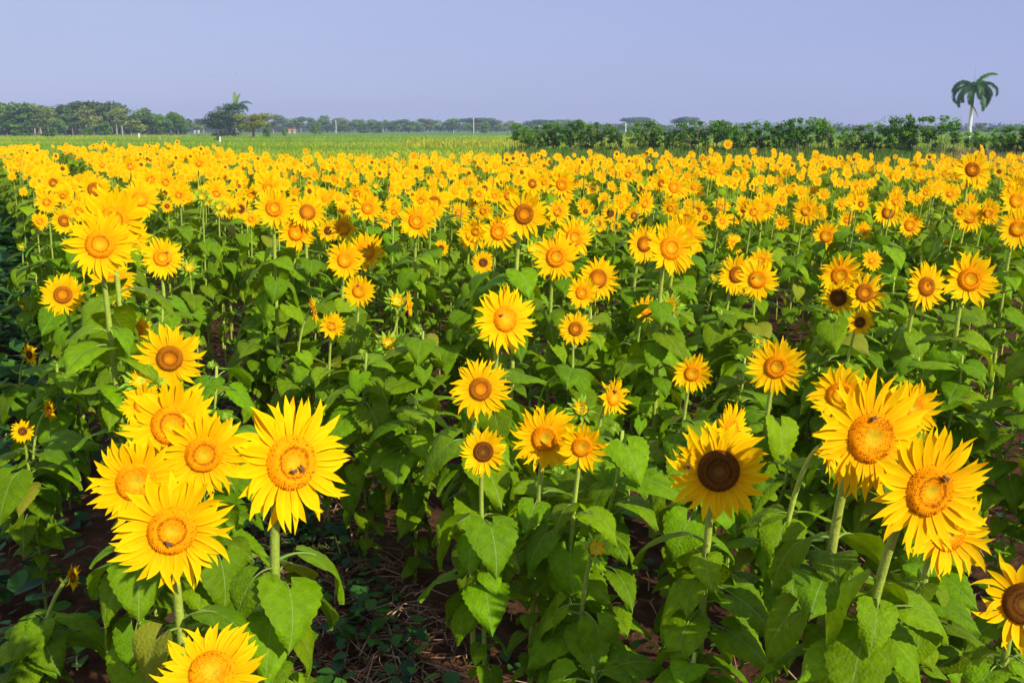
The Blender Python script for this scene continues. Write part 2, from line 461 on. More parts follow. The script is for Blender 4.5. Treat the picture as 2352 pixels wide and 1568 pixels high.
def bud_mbs(seed, openness=0.4, lod=0):
    """a half-closed head: green bracts closing over short yellow petals. radius 1"""
    r = random.Random(seed)
    b = MB()
    a1 = back_mb(0.45, seed, lod, 0.55, 0.25, 14); a2 = back_mb(0.42, seed + 1, lod, 0.50, 0.85, 12)
    for q in (a1, a2):
        V, F, C, U, M_ = q.arrays(); b.add(V, np.where(F < 0, F, F), C, U) if False else None
        base = b.n; b.v.append(V); b.c.append(np.array(C) * np.array([1.9, 1.45, 1.1])); b.u.append(U); b.f.append(np.where(F < 0, -1, F + base)); b.m.append(M_); b.n += len(V)
    p = petals_mb(seed, 13, 0.26 if openness < .6 else .36, 1.0 - openness * .7, 0.8, lod, 0.13, 0.3)
    V, F, C, U, M_ = p.arrays(); V = V * (0.55 if openness < .6 else .8); V[:, 2] += 0.05
    p2 = MB(); p2.v = [V]; p2.f = [F]; p2.c = [C]; p2.u = [U]; p2.m = [M_]; p2.n = len(V)
    d = disc_mb('g', 0.36, seed, 1)
    return b, p2, d

# high detail variants
HP = []   # (petals mesh, disc radius)
for i in range(12):
    ragged = (0.15, 0.35, 0.2, 0.5, 0.3, 0.9)[i % 6]
    n_ = (24, 22, 26, 19, 24, 15)[i % 6]
    HP.append(petals_mb(300 + i, n_, 0.42, (0.16, 0.28, 0.10, 0.30, 0.2, 0.35)[i % 6], ragged, 0,
                        (0.155, 0.165, 0.145, 0.17, 0.15, 0.155)[i % 6]).mesh("petals", [M_PETAL]))
HD = {k: [disc_mb(k, 0.42, 400 + i, 0, (0, .06, -.06, .10)[i]).mesh("disc", [M_DISC]) for i in range(4 if k == 'o' else 3)] for k in PAL}
HB = [back_mb(0.42, 500 + i, 0, 0.34, -0.12).mesh("flower_head", [M_BRACT]) for i in range(3)]
HBUD = []
for i in range(4):
    a, b, c = bud_mbs(600 + i, (0.35, 0.45, 0.3, 0.5)[i])
    HBUD.append((a.mesh("flower_head", [M_BRACT]), b.mesh("petals", [M_PETAL]), c.mesh("disc", [M_DISC])))
# middle detail variants
MP = [petals_mb(700 + i, (22, 19, 23, 17, 21, 20)[i % 6], 0.40, (0.16, 0.25, 0.08, 0.3, .2, .12)[i % 6], (0.2, 0.5, .3, .8, .2, .4)[i % 6], 1, .175).mesh("petals", [M_PETAL]) for i in range(8)]
MD = {k: [disc_mb(k, 0.41, 800 + i, 1).mesh("disc", [M_DISC]) for i in range(3)] for k in PAL}

def head_matrix(pos, yaw, tilt, spin):
    """+Z of the head to its facing direction; yaw = 0 looks straight back along -Y, + to the right"""
    n = Vector((math.sin(yaw) * math.cos(tilt), -math.cos(yaw) * math.cos(tilt), math.sin(tilt)))
    q = n.to_track_quat('Z', 'Y') @ Quaternion((0, 0, 1), spin)
    return n, q

def stem_pts(base, hb, n, k=9):
    """one smooth curve from the base up and over into the back of the head (hb), leaving it along -n"""
    b0 = Vector(base); b3 = Vector(hb); n = Vector(n); h = b3.z - b0.z
    b2 = b3 - n * .085 - Vector((0, 0, .075)); b1 = Vector((b0.x, b0.y, b0.z + h * .55)) + (b2 - b0) * .10
    b1.z = b0.z + h * .55
    pts = []
    ts = [i / k * .9 for i in range(k)] + [.9, .95, 1.0]
    for t in ts:
        pts.append(b0 * (1 - t) ** 3 + b1 * 3 * t * (1 - t) ** 2 + b2 * 3 * t * t * (1 - t) + b3 * t ** 3)
    return pts

SUN_YAW = R(12)
plants = []      # dicts for labelling
def make_sunflower(P, S, kind, yaw, tilt, base=None, nleaf=12, seed=0, pv=None, small=False, leafscale=1.0, name='sunflower', lowleaf=0.14, hileaf=0.80):
    """P = disc centre, S = diameter across the petals"""
    r = random.Random(seed)
    n, q = head_matrix(P, yaw, tilt, r.uniform(0, 6.28))
    Rr = S / 2
    hb = P - n * Rr * 0.26
    if base is None:
        base = Vector((P.x - n.x * .13 + r.uniform(-.05, .03), P.y - n.y * .13 + r.uniform(-.04, .06), 0))
    root = empty(name, base, 0)
    T = Matrix.Translation(-base)
    r0 = (0.0108 if not small else 0.0095) * min(1.15, max(.7, S / .22 if kind not in 'BY' else .8))
    if kind == 'N':                                    # no bloom: a leafy shoot with a tight green tip
        pts = [base.lerp(P, i / 8) + Vector((0.02 * math.sin(i), 0.02 * math.cos(i * 1.3), 0)) * min(1, i / 3) for i in range(9)]
    else:
        pts = stem_pts(base, hb, n)
    k = len(pts)
    mb = MB(); tube(mb, [p - base for p in pts], [r0 * (1.1 - .4 * i / k) for i in range(k)], 7 if not small else 5, STEMC, 0)
    if not small and kind != 'N':
        for i in range(620):
            q_ = r.uniform(.25, k - 1.6); i0 = int(q_); p = pts[i0].lerp(pts[i0 + 1], q_ - i0) - base; a = r.uniform(0, 6.28)
            dv = Vector((math.cos(a), math.sin(a), r.uniform(-.2, .5))); rr_ = r0 * (1.1 - .4 * q_ / k) * .95; l_ = r.uniform(.002, .0045); sd = Vector((-dv.y, dv.x, 0)) * .00028
            mb.add([tuple(p + dv * rr_ - sd), tuple(p + dv * rr_ + sd), tuple(p + dv * (rr_ + l_))], [(0, 1, 2)], (.62, .68, .30))
    link('stem', mb.mesh('stem', [M_STEM]), root)
    # leaves, spiralling
    hgt = P.z; phi = r.uniform(0, 6.28)
    for i in range(nleaf):
        f = lowleaf + (hileaf - lowleaf) * (i + r.uniform(-.3, .3)) / max(1, nleaf - 1)
        f = min(max(f, .05), .95)
        kk = f * (k - 4 if kind != 'N' else k - 1); i0 = min(int(kk), k - 2); p = pts[i0].lerp(pts[i0 + 1], kk - i0)
        phi += 2.4 + r.uniform(-.4, .4)
        if r.random() < .35: phi += 0.25 * math.sin(phi)      # a little towards the light
        Ls = (0.105 * math.sin(math.pi * min(1, (1.02 - f) ** .8 + .12)) + .052) * r.uniform(.62, 1.25) * leafscale
        Ls = max(0.06, Ls)
        M = Matrix.Translation(p - base) @ Matrix.Rotation(phi, 4, 'Z') @ Matrix.Rotation(r.uniform(-.25, .3) + (.25 if f > .8 else 0), 4, 'X') \
            @ Matrix.Rotation(r.uniform(-.3, .3), 4, 'Y') @ Matrix.Scale(Ls, 4)
        link('leaf', LEAVES[r.randrange(len(LEAVES))], root, mat=M)
    MH = Matrix.Translation(P - base) @ q.to_matrix().to_4x4() @ Matrix.Scale(Rr * (1.45 if kind == 'B' else 1), 4)
    I4 = Matrix.Identity(4)
    if kind in 'BY' or kind == 'N':
        a, b, c = HBUD[r.randrange(4)]
        h = link('flower_head', a, root, mat=MH if kind != 'N' else MH)
        if kind != 'N':
            link('petals', b, h, mat=I4); link('disc', c, h, mat=Matrix.Scale(1.0, 4))
    else:
        h = link('flower_head', HB[r.randrange(3)], root, mat=MH)
        if small:
            link('petals', MP[r.randrange(8)], h, mat=I4); link('disc', MD[kind][r.randrange(3)], h, mat=I4)
        else:
            link('petals', HP[r.randrange(12) if pv is None else pv], h, mat=I4)
            link('disc', HD[kind][r.randrange(len(HD[kind]))], h, mat=Matrix.Scale(r.uniform(.95, 1.08), 4))
    return root

# ---- blooms read off the photograph: x, y, width across petals (2352-wide picture), disc kind, extra yaw deg, name used by neighbours' labels
BL = [
 (668,1062,285,'o',28,'broad sunflower with two bees, right of the left-hand cluster'),
 (395,1218,258,'o',-2,'lowest full sunflower of the left-hand cluster, one bee on it'),
 (468,1042,192,'o',0,'right-hand sunflower of the left cluster, green-yellow centre'),
 (395,975,205,'o',4,'topmost wide sunflower of the left cluster, half covered'),
 (312,1105,200,'o',4,'leftmost sunflower of the left cluster, right petals shaded'),
 (390,822,145,'b',0,'tan-centred sunflower standing just above the left cluster'),
 (488,1545,235,'u',0,'upturned half-open sunflower cut by the bottom edge'),
 (1650,1080,225,'d',-4,'large sunflower with dark shaded disc in the lower right'),
 (1678,985,120,'o',45,'sunflower peeping out above the large dark-disced one'),
 (2000,1003,275,'o',6,'big sunflower with dotted disc topping the right-hand cluster'),
 (2133,1125,278,'o',8,'big round-faced sunflower lowest in front of the right cluster'),
 (2178,1225,200,'o',8,'sunflower mostly hidden below the round-faced one'),
 (1930,908,140,'o',-8,'sunflower with sparse petals at the right cluster\'s upper left'),
 (2095,935,125,'o',10,'sunflower tucked behind the right cluster, only right petals showing'),
 (1903,1025,150,'o',58,'narrow side-turned sunflower on the right cluster\'s left side'),
 (2352,1385,225,'d',-5,'dark-disced sunflower cut by the right edge'),
 (1103,893,135,'b',0,'ragged brown-centred sunflower below the tall central one'),
 (1110,1037,108,'d',-5,'thin-petalled sunflower with a dark speckled disc'),
 (1252,1005,150,'o',-4,'left one of two sunflowers side by side at lower centre'),
 (1337,1025,110,'o',-6,'right one of two sunflowers side by side at lower centre'),
 (1408,912,92,'o',22,'small sunflower with a bee and right-swept petals'),
 (1160,733,148,'o',16,'tall central sunflower with many right-swept petals'),
 (1322,755,76,'b',-2,'small spiky sunflower with a dusky disc'),
 (1337,672,74,'o',0,'small sunflower beside the dark-eyed one'),
 (1373,640,100,'b',10,'dark-eyed sunflower at the middle of the picture'),
 (1277,590,106,'o',2,'evenly round sunflower right of centre'),
 (1590,857,90,'o',-10,'lone small sunflower with short petals, right of centre'),
 (1783,842,125,'o',-6,'lone sunflower with sparse pointed petals'),
 (1482,710,66,'o',0,'misshapen half-opened sunflower beside a green bud'),
 (1537,703,58,'B',-4,'spiky green bud showing yellow beside the misshapen bloom'),
 (1740,642,92,'o',-4,'front sunflower of a group of three'),
 (1693,630,92,'b',2,'left sunflower of a group of three'),
 (1748,598,58,'o',0,'back sunflower of a group of three'),
 (1925,683,92,'d',0,'left dark sunflower of a group of four'),
 (1985,673,104,'b',2,'right brown sunflower of a group of four'),
 (1930,632,100,'o',0,'uppermost sunflower of a group of four'),
 (1975,740,62,'d',0,'shaded black-centred sunflower under a group of four'),
 (2002,598,50,'o',10,'small neat sunflower above a group of four'),
 (2127,658,106,'b',14,'brown-rimmed sunflower left of the right-hand tall one'),
 (2227,642,126,'o',6,'tall open sunflower near the right edge'),
 (230,562,152,'o',-6,'largest sunflower of the upper left cluster'),
 (258,648,100,'o',-4,'sunflower with one bee under the upper left cluster'),
 (145,677,96,'b',-6,'sparse brown-centred sunflower beside the dark left path'),
 (373,592,90,'o',6,'oval-disced sunflower right of the upper left cluster'),
 (435,617,40,'B',0,'green bud right of the oval-disced sunflower'),
 (313,757,66,'o',20,'small curled sunflower above the tan-centred one'),
 (66,815,52,'d',62,'side-on sunflower over the left path'),
 (52,990,50,'d',-8,'small shaded sunflower over the left path'),
 (112,943,52,'b',62,'small side-on sunflower behind a big leaf'),
 (165,1325,62,'b',70,'tiny side-on sunflower low over the left path'),
 (325,875,78,'B',-10,'large green bud at the top of the left cluster'),
 (330,930,100,'o',-10,'small sunflower between the green bud and left cluster'),
 (893,790,56,'B',0,'green bud on a tall bare stem left of centre'),
 (912,692,54,'B',-6,'green bud in front of a side-on yellow bloom'),
 (938,697,58,'o',66,'side-on sunflower right of a green bud'),
 (825,668,74,'o',-2,'small sunflower with a bee-eaten disc, left of centre'),
 (763,748,60,'o',0,'small pale sunflower low down, left of centre'),
 (720,712,60,'b',74,'thin side-on sunflower left of centre'),
 (792,597,88,'o',2,'front sunflower of a leaning pair'),
 (840,577,88,'o',12,'back sunflower of a leaning pair'),
 (1110,603,52,'d',0,'half-opened dark sunflower on a bare stalk'),
 (1013,570,36,'d',0,'small dusky sunflower deep among leaves'),
 (1540,570,122,'o',8,'large tilted sunflower leading a tight trio'),
 (1480,560,90,'b',8,'sunflower with a leaf across its disc'),
 (1572,540,104,'o',12,'sunflower behind the large tilted one'),
 (1318,545,92,'o',14,'sunflower behind the evenly round one'),
 (1203,492,112,'b',10,'very wide brown-ringed sunflower near the centre top'),
 (1145,532,92,'o',-2,'sunflower in front of the wide brown-ringed one'),
 (1085,540,76,'o',8,'oval-centred sunflower left of a wide one'),
 (957,508,84,'o',-2,'lone round sunflower on a tall pale stem'),
 (680,535,84,'o',2,'low front sunflower of the left middle group'),
 (630,478,92,'o',2,'largest sunflower of the left middle group'),
 (706,488,84,'b',6,'brown-ringed sunflower of the left middle group'),
 (551,480,56,'d',0,'dark-eyed sunflower of the left middle group'),
 (520,472,62,'o',0,''), (262,505,152,'o',2,'second largest sunflower of the upper left cluster'),
 (322,457,84,'o',8,''), (300,545,90,'o',14,''), (845,478,68,'o',2,''), (998,465,66,'b',0,''), (1055,490,50,'o',0,''),
 (1223,422,56,'b',6,''), (1265,430,40,'d',0,''), (1291,424,62,'o',0,''), (1548,430,64,'o',10,'oval sunflower above the tight trio'), (1635,393,46,'o',4,''),
 (2233,390,82,'b',4,'sunflower rising above the horizon rows under the palm'),
 (2228,497,74,'o',4,''), (2090,517,64,'o',4,''), (2040,488,72,'b',2,''), (2334,462,82,'o',4,''),
 (2338,525,88,'o',0,'sunflower touching the right edge at mid height'), (1757,475,62,'o',4,''), (1712,480,50,'o',4,''), (1600,485,52,'b',0,''), (1898,542,66,'o',0,''),
 (1982,530,42,'o',6,''), (1945,505,40,'o',2,''), (1795,510,38,'o',0,''), (1842,503,34,'d',0,''), (1887,492,30,'o',0,''),
 (1970,430,38,'o',0,''), (218,435,72,'b',0,''), (123,420,52,'b',0,''), (148,507,62,'b',0,''), (178,520,60,'o',0,''), (300,382,46,'o',0,''),
 (497,440,62,'o',4,''), (457,375,46,'o',0,''), (413,440,52,'o',0,''), (381,418,48,'o',0,''), (1443,400,42,'o',4,''), (1052,440,46,'b',0,''),
 (1122,440,46,'o',4,''), (1092,470,36,'o',0,''), (1457,495,42,'b',0,''), (1402,490,44,'d',0,''), (1348,480,40,'d',0,''),
 (1373,514,42,'b',0,''), (1414,520,26,'d',0,''), (1437,458,40,'o',4,''), (1388,458,34,'o',4,''), (1655,475,44,'o',6,''),
 (1690,500,40,'o',4,''), (1620,500,34,'b',0,''), (754,530,50,'d',-4,''), (788,525,66,'o',4,''), (884,505,44,'o',30,''), (795,470,46,'o',6,''), (345,412,50,'o',0,''),
 (235,380,34,'o',0,''), (1360,435,36,'o',20,''), (900,460,26,'o',0,''), (720,450,44,'o',0,''), (765,452,44,'o',0,''),
 (617,432,66,'o',2,''), (950,360,24,'o',0,''), (1020,390,26,'o',0,''), (2335,425,60,'o',0,''), (2170,560,24,'o',40,''),
 (2190,440,36,'o',0,''), (2100,385,28,'o',0,''), (1490,437,32,'o',30,''), (2255,345,26,'o',50,''), (1672,332,22,'o',0,''), (1862,482,34,'o',0,''),
 (1570,590,60,'o',30,''), (2120,455,26,'o',0,''), (2245,432,30,'o',0,''), (180,485,46,'o',0,''), (50,567,18,'B',-6,''),
 (1740,783,26,'B',0,''), (1335,940,60,'B',-30,'green bud beside the small bee-visited sunflower'), (1368,1260,60,'B',12,'green sideways bud low among leaves at lower centre'),
 (1225,575,50,'B',0,''), (905,545,22,'B',0,''), (1640,640,28,'B',0,''), (1820,1000,0,'x',0,''), (1240,450,22,'o',0,''),
 (2035,1460,0,'x',0,''), (1895,380,20,'o',0,''), (1415,405,20,'o',0,''), (80,372,26,'o',0,''), (1790,430,26,'o',0,''),
]
BL = [b for b in BL if b[2] > 0]
SOV = {(488, 1545): .182, (395, 1218): .218, (668, 1062): .262, (262, 505): .27, (300, 545): .28, (322, 457): .29, (395, 975): .262, (312, 1105): .255, (468, 1042): .245, (330, 930): .28, (2000, 1003): .25, (2178, 1225): .25,
       (1930, 908): .26, (2095, 935): .27, (1903, 1025): .27, (1678, 985): .27, (258, 648): .225, (1572, 540): .26, (1480, 560): .25, (1318, 545): .26, (840, 577): .26, (1373, 640): .26, (1693, 630): .25, (1930, 632): .26}
occupied = []
for i, (x, y, D, kd, dy, nm) in enumerate(BL):
    r = random.Random(5000 + i)
    sl = slope(y)
    S = 0.235 if kd not in 'B' else 0.125
    S = SOV.get((x, y), S)
    lo, hi = (1.08, 1.66) if kd != 'B' else (0.9, 1.45)
    if y > 1200: lo = .85
    if y > 1300 and x < 300: lo = .6
    if x < 130 and 800 < y < 1100: lo = .8
    z = S * FPX / D
    h = H + sl * z
    if h < lo or h > hi:
        h = min(max(h, lo), hi); z = (h - H) / sl if abs(sl) > .004 else z
    z = min(z, 26)
    S = D * z / FPX
    P = px(x, y, z)
    yaw = SUN_YAW + R(dy) - R(15) * (x - 1176) / 1176 + R(r.uniform(-6, 6)); tilt = R(r.uniform(2, 15))
    kind = kd
    if kd == 'u': kind = 'o'; tilt = R(50); yaw = R(10)
    if kd == 'B': tilt = R(r.uniform(15, 45))
    nl = 30 if z < 5 else 22
    base = None
    root = make_sunflower(P, S, kind, yaw, tilt, base, nl, 5000 + i, {0: 2, 6: 4, 1: 4, 9: 8, 10: 6, 21: 2, 7: 4, 40: 10, 39: 3, 25: 8}.get(i), small=D < 62,
                          leafscale=.82 if z < 3.4 else 1.0, hileaf=.79 if z < 3.4 else .80)
    n = Vector((math.sin(yaw) * math.cos(tilt), -math.cos(yaw) * math.cos(tilt), math.sin(tilt)))
    plants.append(dict(o=root, x=x, y=y, D=D, kind=kind, nm=nm, P=P, n=n, S=S))
    occupied.append((root.location.x, root.location.y))
occ = np.array(occupied)

# ---- the rest of the field: rows running away to the left
cand = []
rr = random.Random(77)
def row_offsets():
    o = 0.35; yield o
    o = 1.52
    while o < 42:
        yield o; o += 1.06
for oi, o0 in enumerate(row_offsets()):
    s = -2.0
    while s < 46:
        s += rr.uniform(0.17, 0.33) if s < 9 else (rr.uniform(.12, .24) if s < 12.5 else rr.uniform(.085, .17))
        o = o0 + rr.gauss(0, 0.15)
        B = ROWP * o + ROWD * s
        if B.y < 1.5: continue
        X, Y, z = proj(Vector((B.x, B.y, 1.3)))
        if X < -220 or X > 2352 + 200: continue
        # far edge of the field runs slightly across the view
        q_ = B.x / B.y
        edge = 23.2 + 13 * min(1, max(0, (-q_ - .26) / .07)) + .7 * math.sin(B.x * .6)
        if B.y > edge: continue
        cand.append((z, B, o0))
for _ in range(520):                                # scattered plants left of the first row, far down the field
    s = rr.uniform(12, 38); o = rr.uniform(-3.2, 0.1)
    B = ROWP * o + ROWD * s
    if B.y > 36 or o < -.09 * s: continue
    cand.append((proj(Vector((B.x, B.y, 1.3)))[2], B, -1))
cand.sort(key=lambda c: c[0])
sel = []
for z, B, o0 in cand:
    d2 = ((occ - np.array([B.x, B.y])) ** 2).sum(1).min()
    if d2 < (0.16 if z < 8 else .10) ** 2: continue
    if z < 1.7: continue
    X, Y, zz = proj(Vector((B.x, B.y, 0.8)))
    if X < -160 and z < 5: continue
    if z < 4.2 and X < 150: continue
    X2, Y2, _z = proj(Vector((B.x, B.y, 1.3)))
    if X2 < (Y2 - 366) * .40: continue
    sel.append((z, B, o0))
N_IND = 300 - len(BL)
indiv, rest = sel[:N_IND], sel[N_IND:]
print('hand', len(BL), 'candidates', len(sel), 'last individual z', indiv[-1][0])

def kindpick(r):
    q = r.random()
    return 'o' if q < .84 else ('b' if q < .95 else 'd')
for i, (z, B, o0) in enumerate(indiv):
    r = random.Random(9000 + i)
    bloom = z > 6.6 and r.random() < .86
    if bloom:
        h = r.gauss(1.37, .08); S = r.uniform(.115, .185)
        P = Vector((B.x + .06, B.y - .12, h)); k = kindpick(r)
        yaw = SUN_YAW - R(15) * B.x / B.y / .51 + R(r.gauss(2, 13)); tilt = R(r.uniform(-8, 20))
        if r.random() < .07: k = 'B'; S = .11
        root = make_sunflower(P, S, k, yaw, tilt, B, 22, 9000 + i, small=True, lowleaf=.08)
    else:
        h = r.uniform(.68, 1.04); S = r.uniform(.035, .06); k = 'N'
        if z < 3: h = r.uniform(.5, .8)
        P = Vector((B.x + r.uniform(-.04, .04), B.y + r.uniform(-.04, .04), h))
        yaw = SUN_YAW; tilt = R(60)
        root = make_sunflower(P, S, k, yaw, tilt, B, 34 if z < 5 else 28, 9000 + i, small=z > 4, leafscale=.9 if z < 3.4 else 1.08, name='young_sunflower', lowleaf=.1, hileaf=.97)
    X, Y, zz = proj(P)
    plants.append(dict(o=root, x=X, y=Y, D=S * FPX / zz, kind=k, nm='', P=P, n=None, S=S))

# ---- the far remainder as one mass
def plant_lod(seed, kind, bloom=True):
    """a light whole plant: returns arrays (leaves mat0, stem 1, petals 2, disc 3, bract 4)"""
    r = random.Random(seed); mb = MB()
    def put(sub, M, remap):
        V, F, C, U, Mi = sub.arrays()
        Mx = np.array(M); V = V @ Mx[:3, :3].T + Mx[:3, 3]
        mb.v.append(V); mb.c.append(C); mb.u.append(U); mb.f.append(np.where(F < 0, -1, F + mb.n))
        mb.m.append(np.array([remap[k] for k in Mi])); mb.n += len(V)
    h = r.uniform(1.18, 1.44) if bloom else r.uniform(.85, 1.1)
    S = r.uniform(.100, .158); yaw = R(r.gauss(16, 11)); tilt = R(r.uniform(0, 16))
    P = Vector((.05, -.12, h)); n, q = head_matrix(P, yaw, tilt, r.uniform(0, 6))
    if bloom:
        s = MB(); tube(s, stem_pts(Vector((0, 0, 0)), P - n * .03, n, 4), [.010, .010, .009, .008, .007, .006, .006], 3, STEMC, 0, cap=False)
        put(s, Matrix.Identity(4), [1])
    ph = r.uniform(0, 6)
    for i in range(10):
        f = .2 + .64 * i / 9; ph += 2.4
        Ls = (.10 * math.sin(math.pi * min(1, (1.02 - f) ** .8 + .12)) + .08) * r.uniform(.85, 1.25)
        M = Matrix.Translation((0, 0, h * f)) @ Matrix.Rotation(ph, 4, 'Z') @ Matrix.Rotation(r.uniform(-.25, .3), 4, 'X') @ Matrix.Scale(Ls, 4)
        c = np.array(LEAFC) * r.uniform(.8, 1.25)
        put(leaf_mb(1.0, seed * 17 + i, 2, tuple(c)), M, [0, 1])
    if bloom:
        MH = Matrix.Translation(P) @ q.to_matrix().to_4x4() @ Matrix.Scale(S / 2, 4)
        put(petals_mb(seed, 20, .40, .14, .1, 2, .16), MH, [2]); put(disc_mb(kind, .42, seed, 2), MH, [3])
        put(back_mb(.42, seed, 2), MH, [4])
    return mb.arrays()
lods = [plant_lod(2000 + i, 'ooooooobooooboooooodoooooo'[i]) for i in range(26)] + [plant_lod(2100 + i, 'o', False) for i in range(5)]
AV, AF, AC, AU, AM = [], [], [], [], []; nv = 0
for i, (z, B, o0) in enumerate(rest):
    r = random.Random(20000 + i)
    V, F, C, U, M_ = lods[r.randrange(26)] if r.random() < .88 - .22 * B.x / B.y else lods[26 + r.randrange(5)]
    a = r.gauss(0, .2) - R(15) * B.x / B.y / .51; s = r.uniform(.95, 1.05) * (1.07 if r.random() < .06 else 1); ca, sa = math.cos(a) * s, math.sin(a) * s
    V2 = np.column_stack([V[:, 0] * ca - V[:, 1] * sa + B.x, V[:, 0] * sa + V[:, 1] * ca + B.y, V[:, 2] * s])
    AV.append(V2); AF.append(np.where(F < 0, -1, F + nv)); AC.append(C); AU.append(U); AM.append(M_); nv += len(V)
me = to_mesh('sunflower_field', (np.concatenate(AV), np.concatenate(AF), np.concatenate(AC), np.concatenate(AU), np.concatenate(AM)),
             [M_LEAF, M_STEM, M_PETAL, M_DISC, M_BRACT])
tag(link('sunflower_field', me), 'far rows of yellow sunflowers packed too close to count, up to the field edge', 'sunflower field', kind='stuff')
print('mass plants', len(rest), 'faces', len(me.polygons))

# ------------------------------------------------------------------ ground
def ground_mat():
    m, t, N, L = new_mat("ground")
    out = N("ShaderNodeOutputMaterial"); p = N("ShaderNodeBsdfPrincipled"); p.inputs['Roughness'].default_value = 0.95
    p.inputs['Specular IOR Level'].default_value = 0.1
    g = N("ShaderNodeNewGeometry"); s = N("ShaderNodeSeparateXYZ"); L(g.outputs['Position'], s.inputs[0])
    def nz(scale, det=6, rough=.6):
        n = N("ShaderNodeTexNoise"); n.inputs['Scale'].default_value = scale; n.inputs['Detail'].default_value = det
        n.inputs['Roughness'].default_value = rough; L(g.outputs['Position'], n.inputs['Vector']); return n.outputs['Fac']
    def ramp(f, els):
        r = N("ShaderNodeValToRGB"); L(f, r.inputs[0])
        while len(r.color_ramp.elements) < len(els): r.color_ramp.elements.new(.5)
        for e, (q, c) in zip(r.color_ramp.elements, els): e.position = q; e.color = (*c, 1)
        return r.outputs[0]
    def mix(f, a, b):
        x = N("ShaderNodeMix"); x.data_type = 'RGBA'; L(f, x.inputs[0]); L(a, x.inputs[6]); L(b, x.inputs[7]); return x.outputs[2]
    def mrange(v, a, b):
        x = N("ShaderNodeMapRange"); L(v, x.inputs[0]); x.inputs[1].default_value = a; x.inputs[2].default_value = b; return x.outputs[0]
    soil = ramp(nz(9, 10, .7), [(.3, (.045, .020, .010)), (.52, (.12, .052, .024)), (.75, (.22, .115, .058))])
    grass = ramp(nz(.11, 8, .65), [(.32, (.15, .25, .015)), (.5, (.23, .34, .02)), (.68, (.34, .40, .03))])
    far = ramp(nz(.02, 6), [(.35, (.09, .23, .02)), (.6, (.16, .32, .03))])
    red = ramp(nz(.05), [(.3, (.20, .10, .05)), (.6, (.14, .15, .04))])
    edge = N("ShaderNodeMath"); edge.operation = 'ADD'; L(s.outputs[1], edge.inputs[0])
    e2 = N("ShaderNodeMath"); e2.operation = 'MULTIPLY'; e2.inputs[1].default_value = .22; L(s.outputs[0], e2.inputs[0]); L(e2.outputs[0], edge.inputs[1])
    c = mix(mrange(s.outputs[1], 22, 26), soil, grass)
    c = mix(mrange(s.outputs[1], 220, 380), c, far)
    f = N("ShaderNodeMath"); f.operation = 'MULTIPLY'; L(mrange(s.outputs[1], 560, 600), f.inputs[0]); L(mrange(s.outputs[0], -120, -170), f.inputs[1])
    c = mix(f.outputs[0], c, red)
    L(c, p.inputs['Base Color'])
    b = N("ShaderNodeBump"); b.inputs['Strength'].default_value = 0.9; b.inputs['Distance'].default_value = .05
    L(nz(24, 8, .7), b.inputs['Height']); L(b.outputs[0], p.inputs['Normal']); L(p.outputs[0], out.inputs[0])
    return m
def gz(x, y):
    return 0.02 * np.sin(x * 1.7 + 1) * np.cos(y * 1.3)
mb = MB()
gx = np.linspace(-14, 14, 120); gy = np.linspace(-3, 34, 150)
X, Y = np.meshgrid(gx, gy)
fade = np.clip(np.minimum(np.minimum(X + 14, 14 - X), np.minimum(Y + 3, 34 - Y)) / 2, 0, 1)
offs = X * math.cos(ROW_AZ) - Y * math.sin(ROW_AZ)
Z = (0.02 * np.sin(X * 5.1 + np.sin(Y * 3)) * np.cos(Y * 4.3) + rng.normal(0, .007, X.shape) + .03 * np.cos((offs - .35) / 1.1 * 6.283)) * fade
V = np.column_stack([X.ravel(), Y.ravel(), Z.ravel()])
F = [(i * 120 + j, i * 120 + j + 1, (i + 1) * 120 + j + 1, (i + 1) * 120 + j) for i in range(149) for j in range(119)]
mb.add(V, F)
q = 6000
x0, x1, y0, y1 = -14, 14, -3, 34
V = [(-q, -q, 0), (x0, -q, 0), (x1, -q, 0), (q, -q, 0), (-q, y0, 0), (x0, y0, 0), (x1, y0, 0), (q, y0, 0),
     (-q, y1, 0), (x0, y1, 0), (x1, y1, 0), (q, y1, 0), (-q, q, 0), (x0, q, 0), (x1, q, 0), (q, q, 0)]
mb.add(V, [(4 * i + j, 4 * i + j + 1, 4 * i + j + 5, 4 * i + j + 4) for i in range(3) for j in range(3) if not (i == 1 and j == 1)])
tag(link('ground', mb.mesh('ground', [ground_mat()])), 'brown soil under the sunflowers running out into flat green fields', kind='structure')

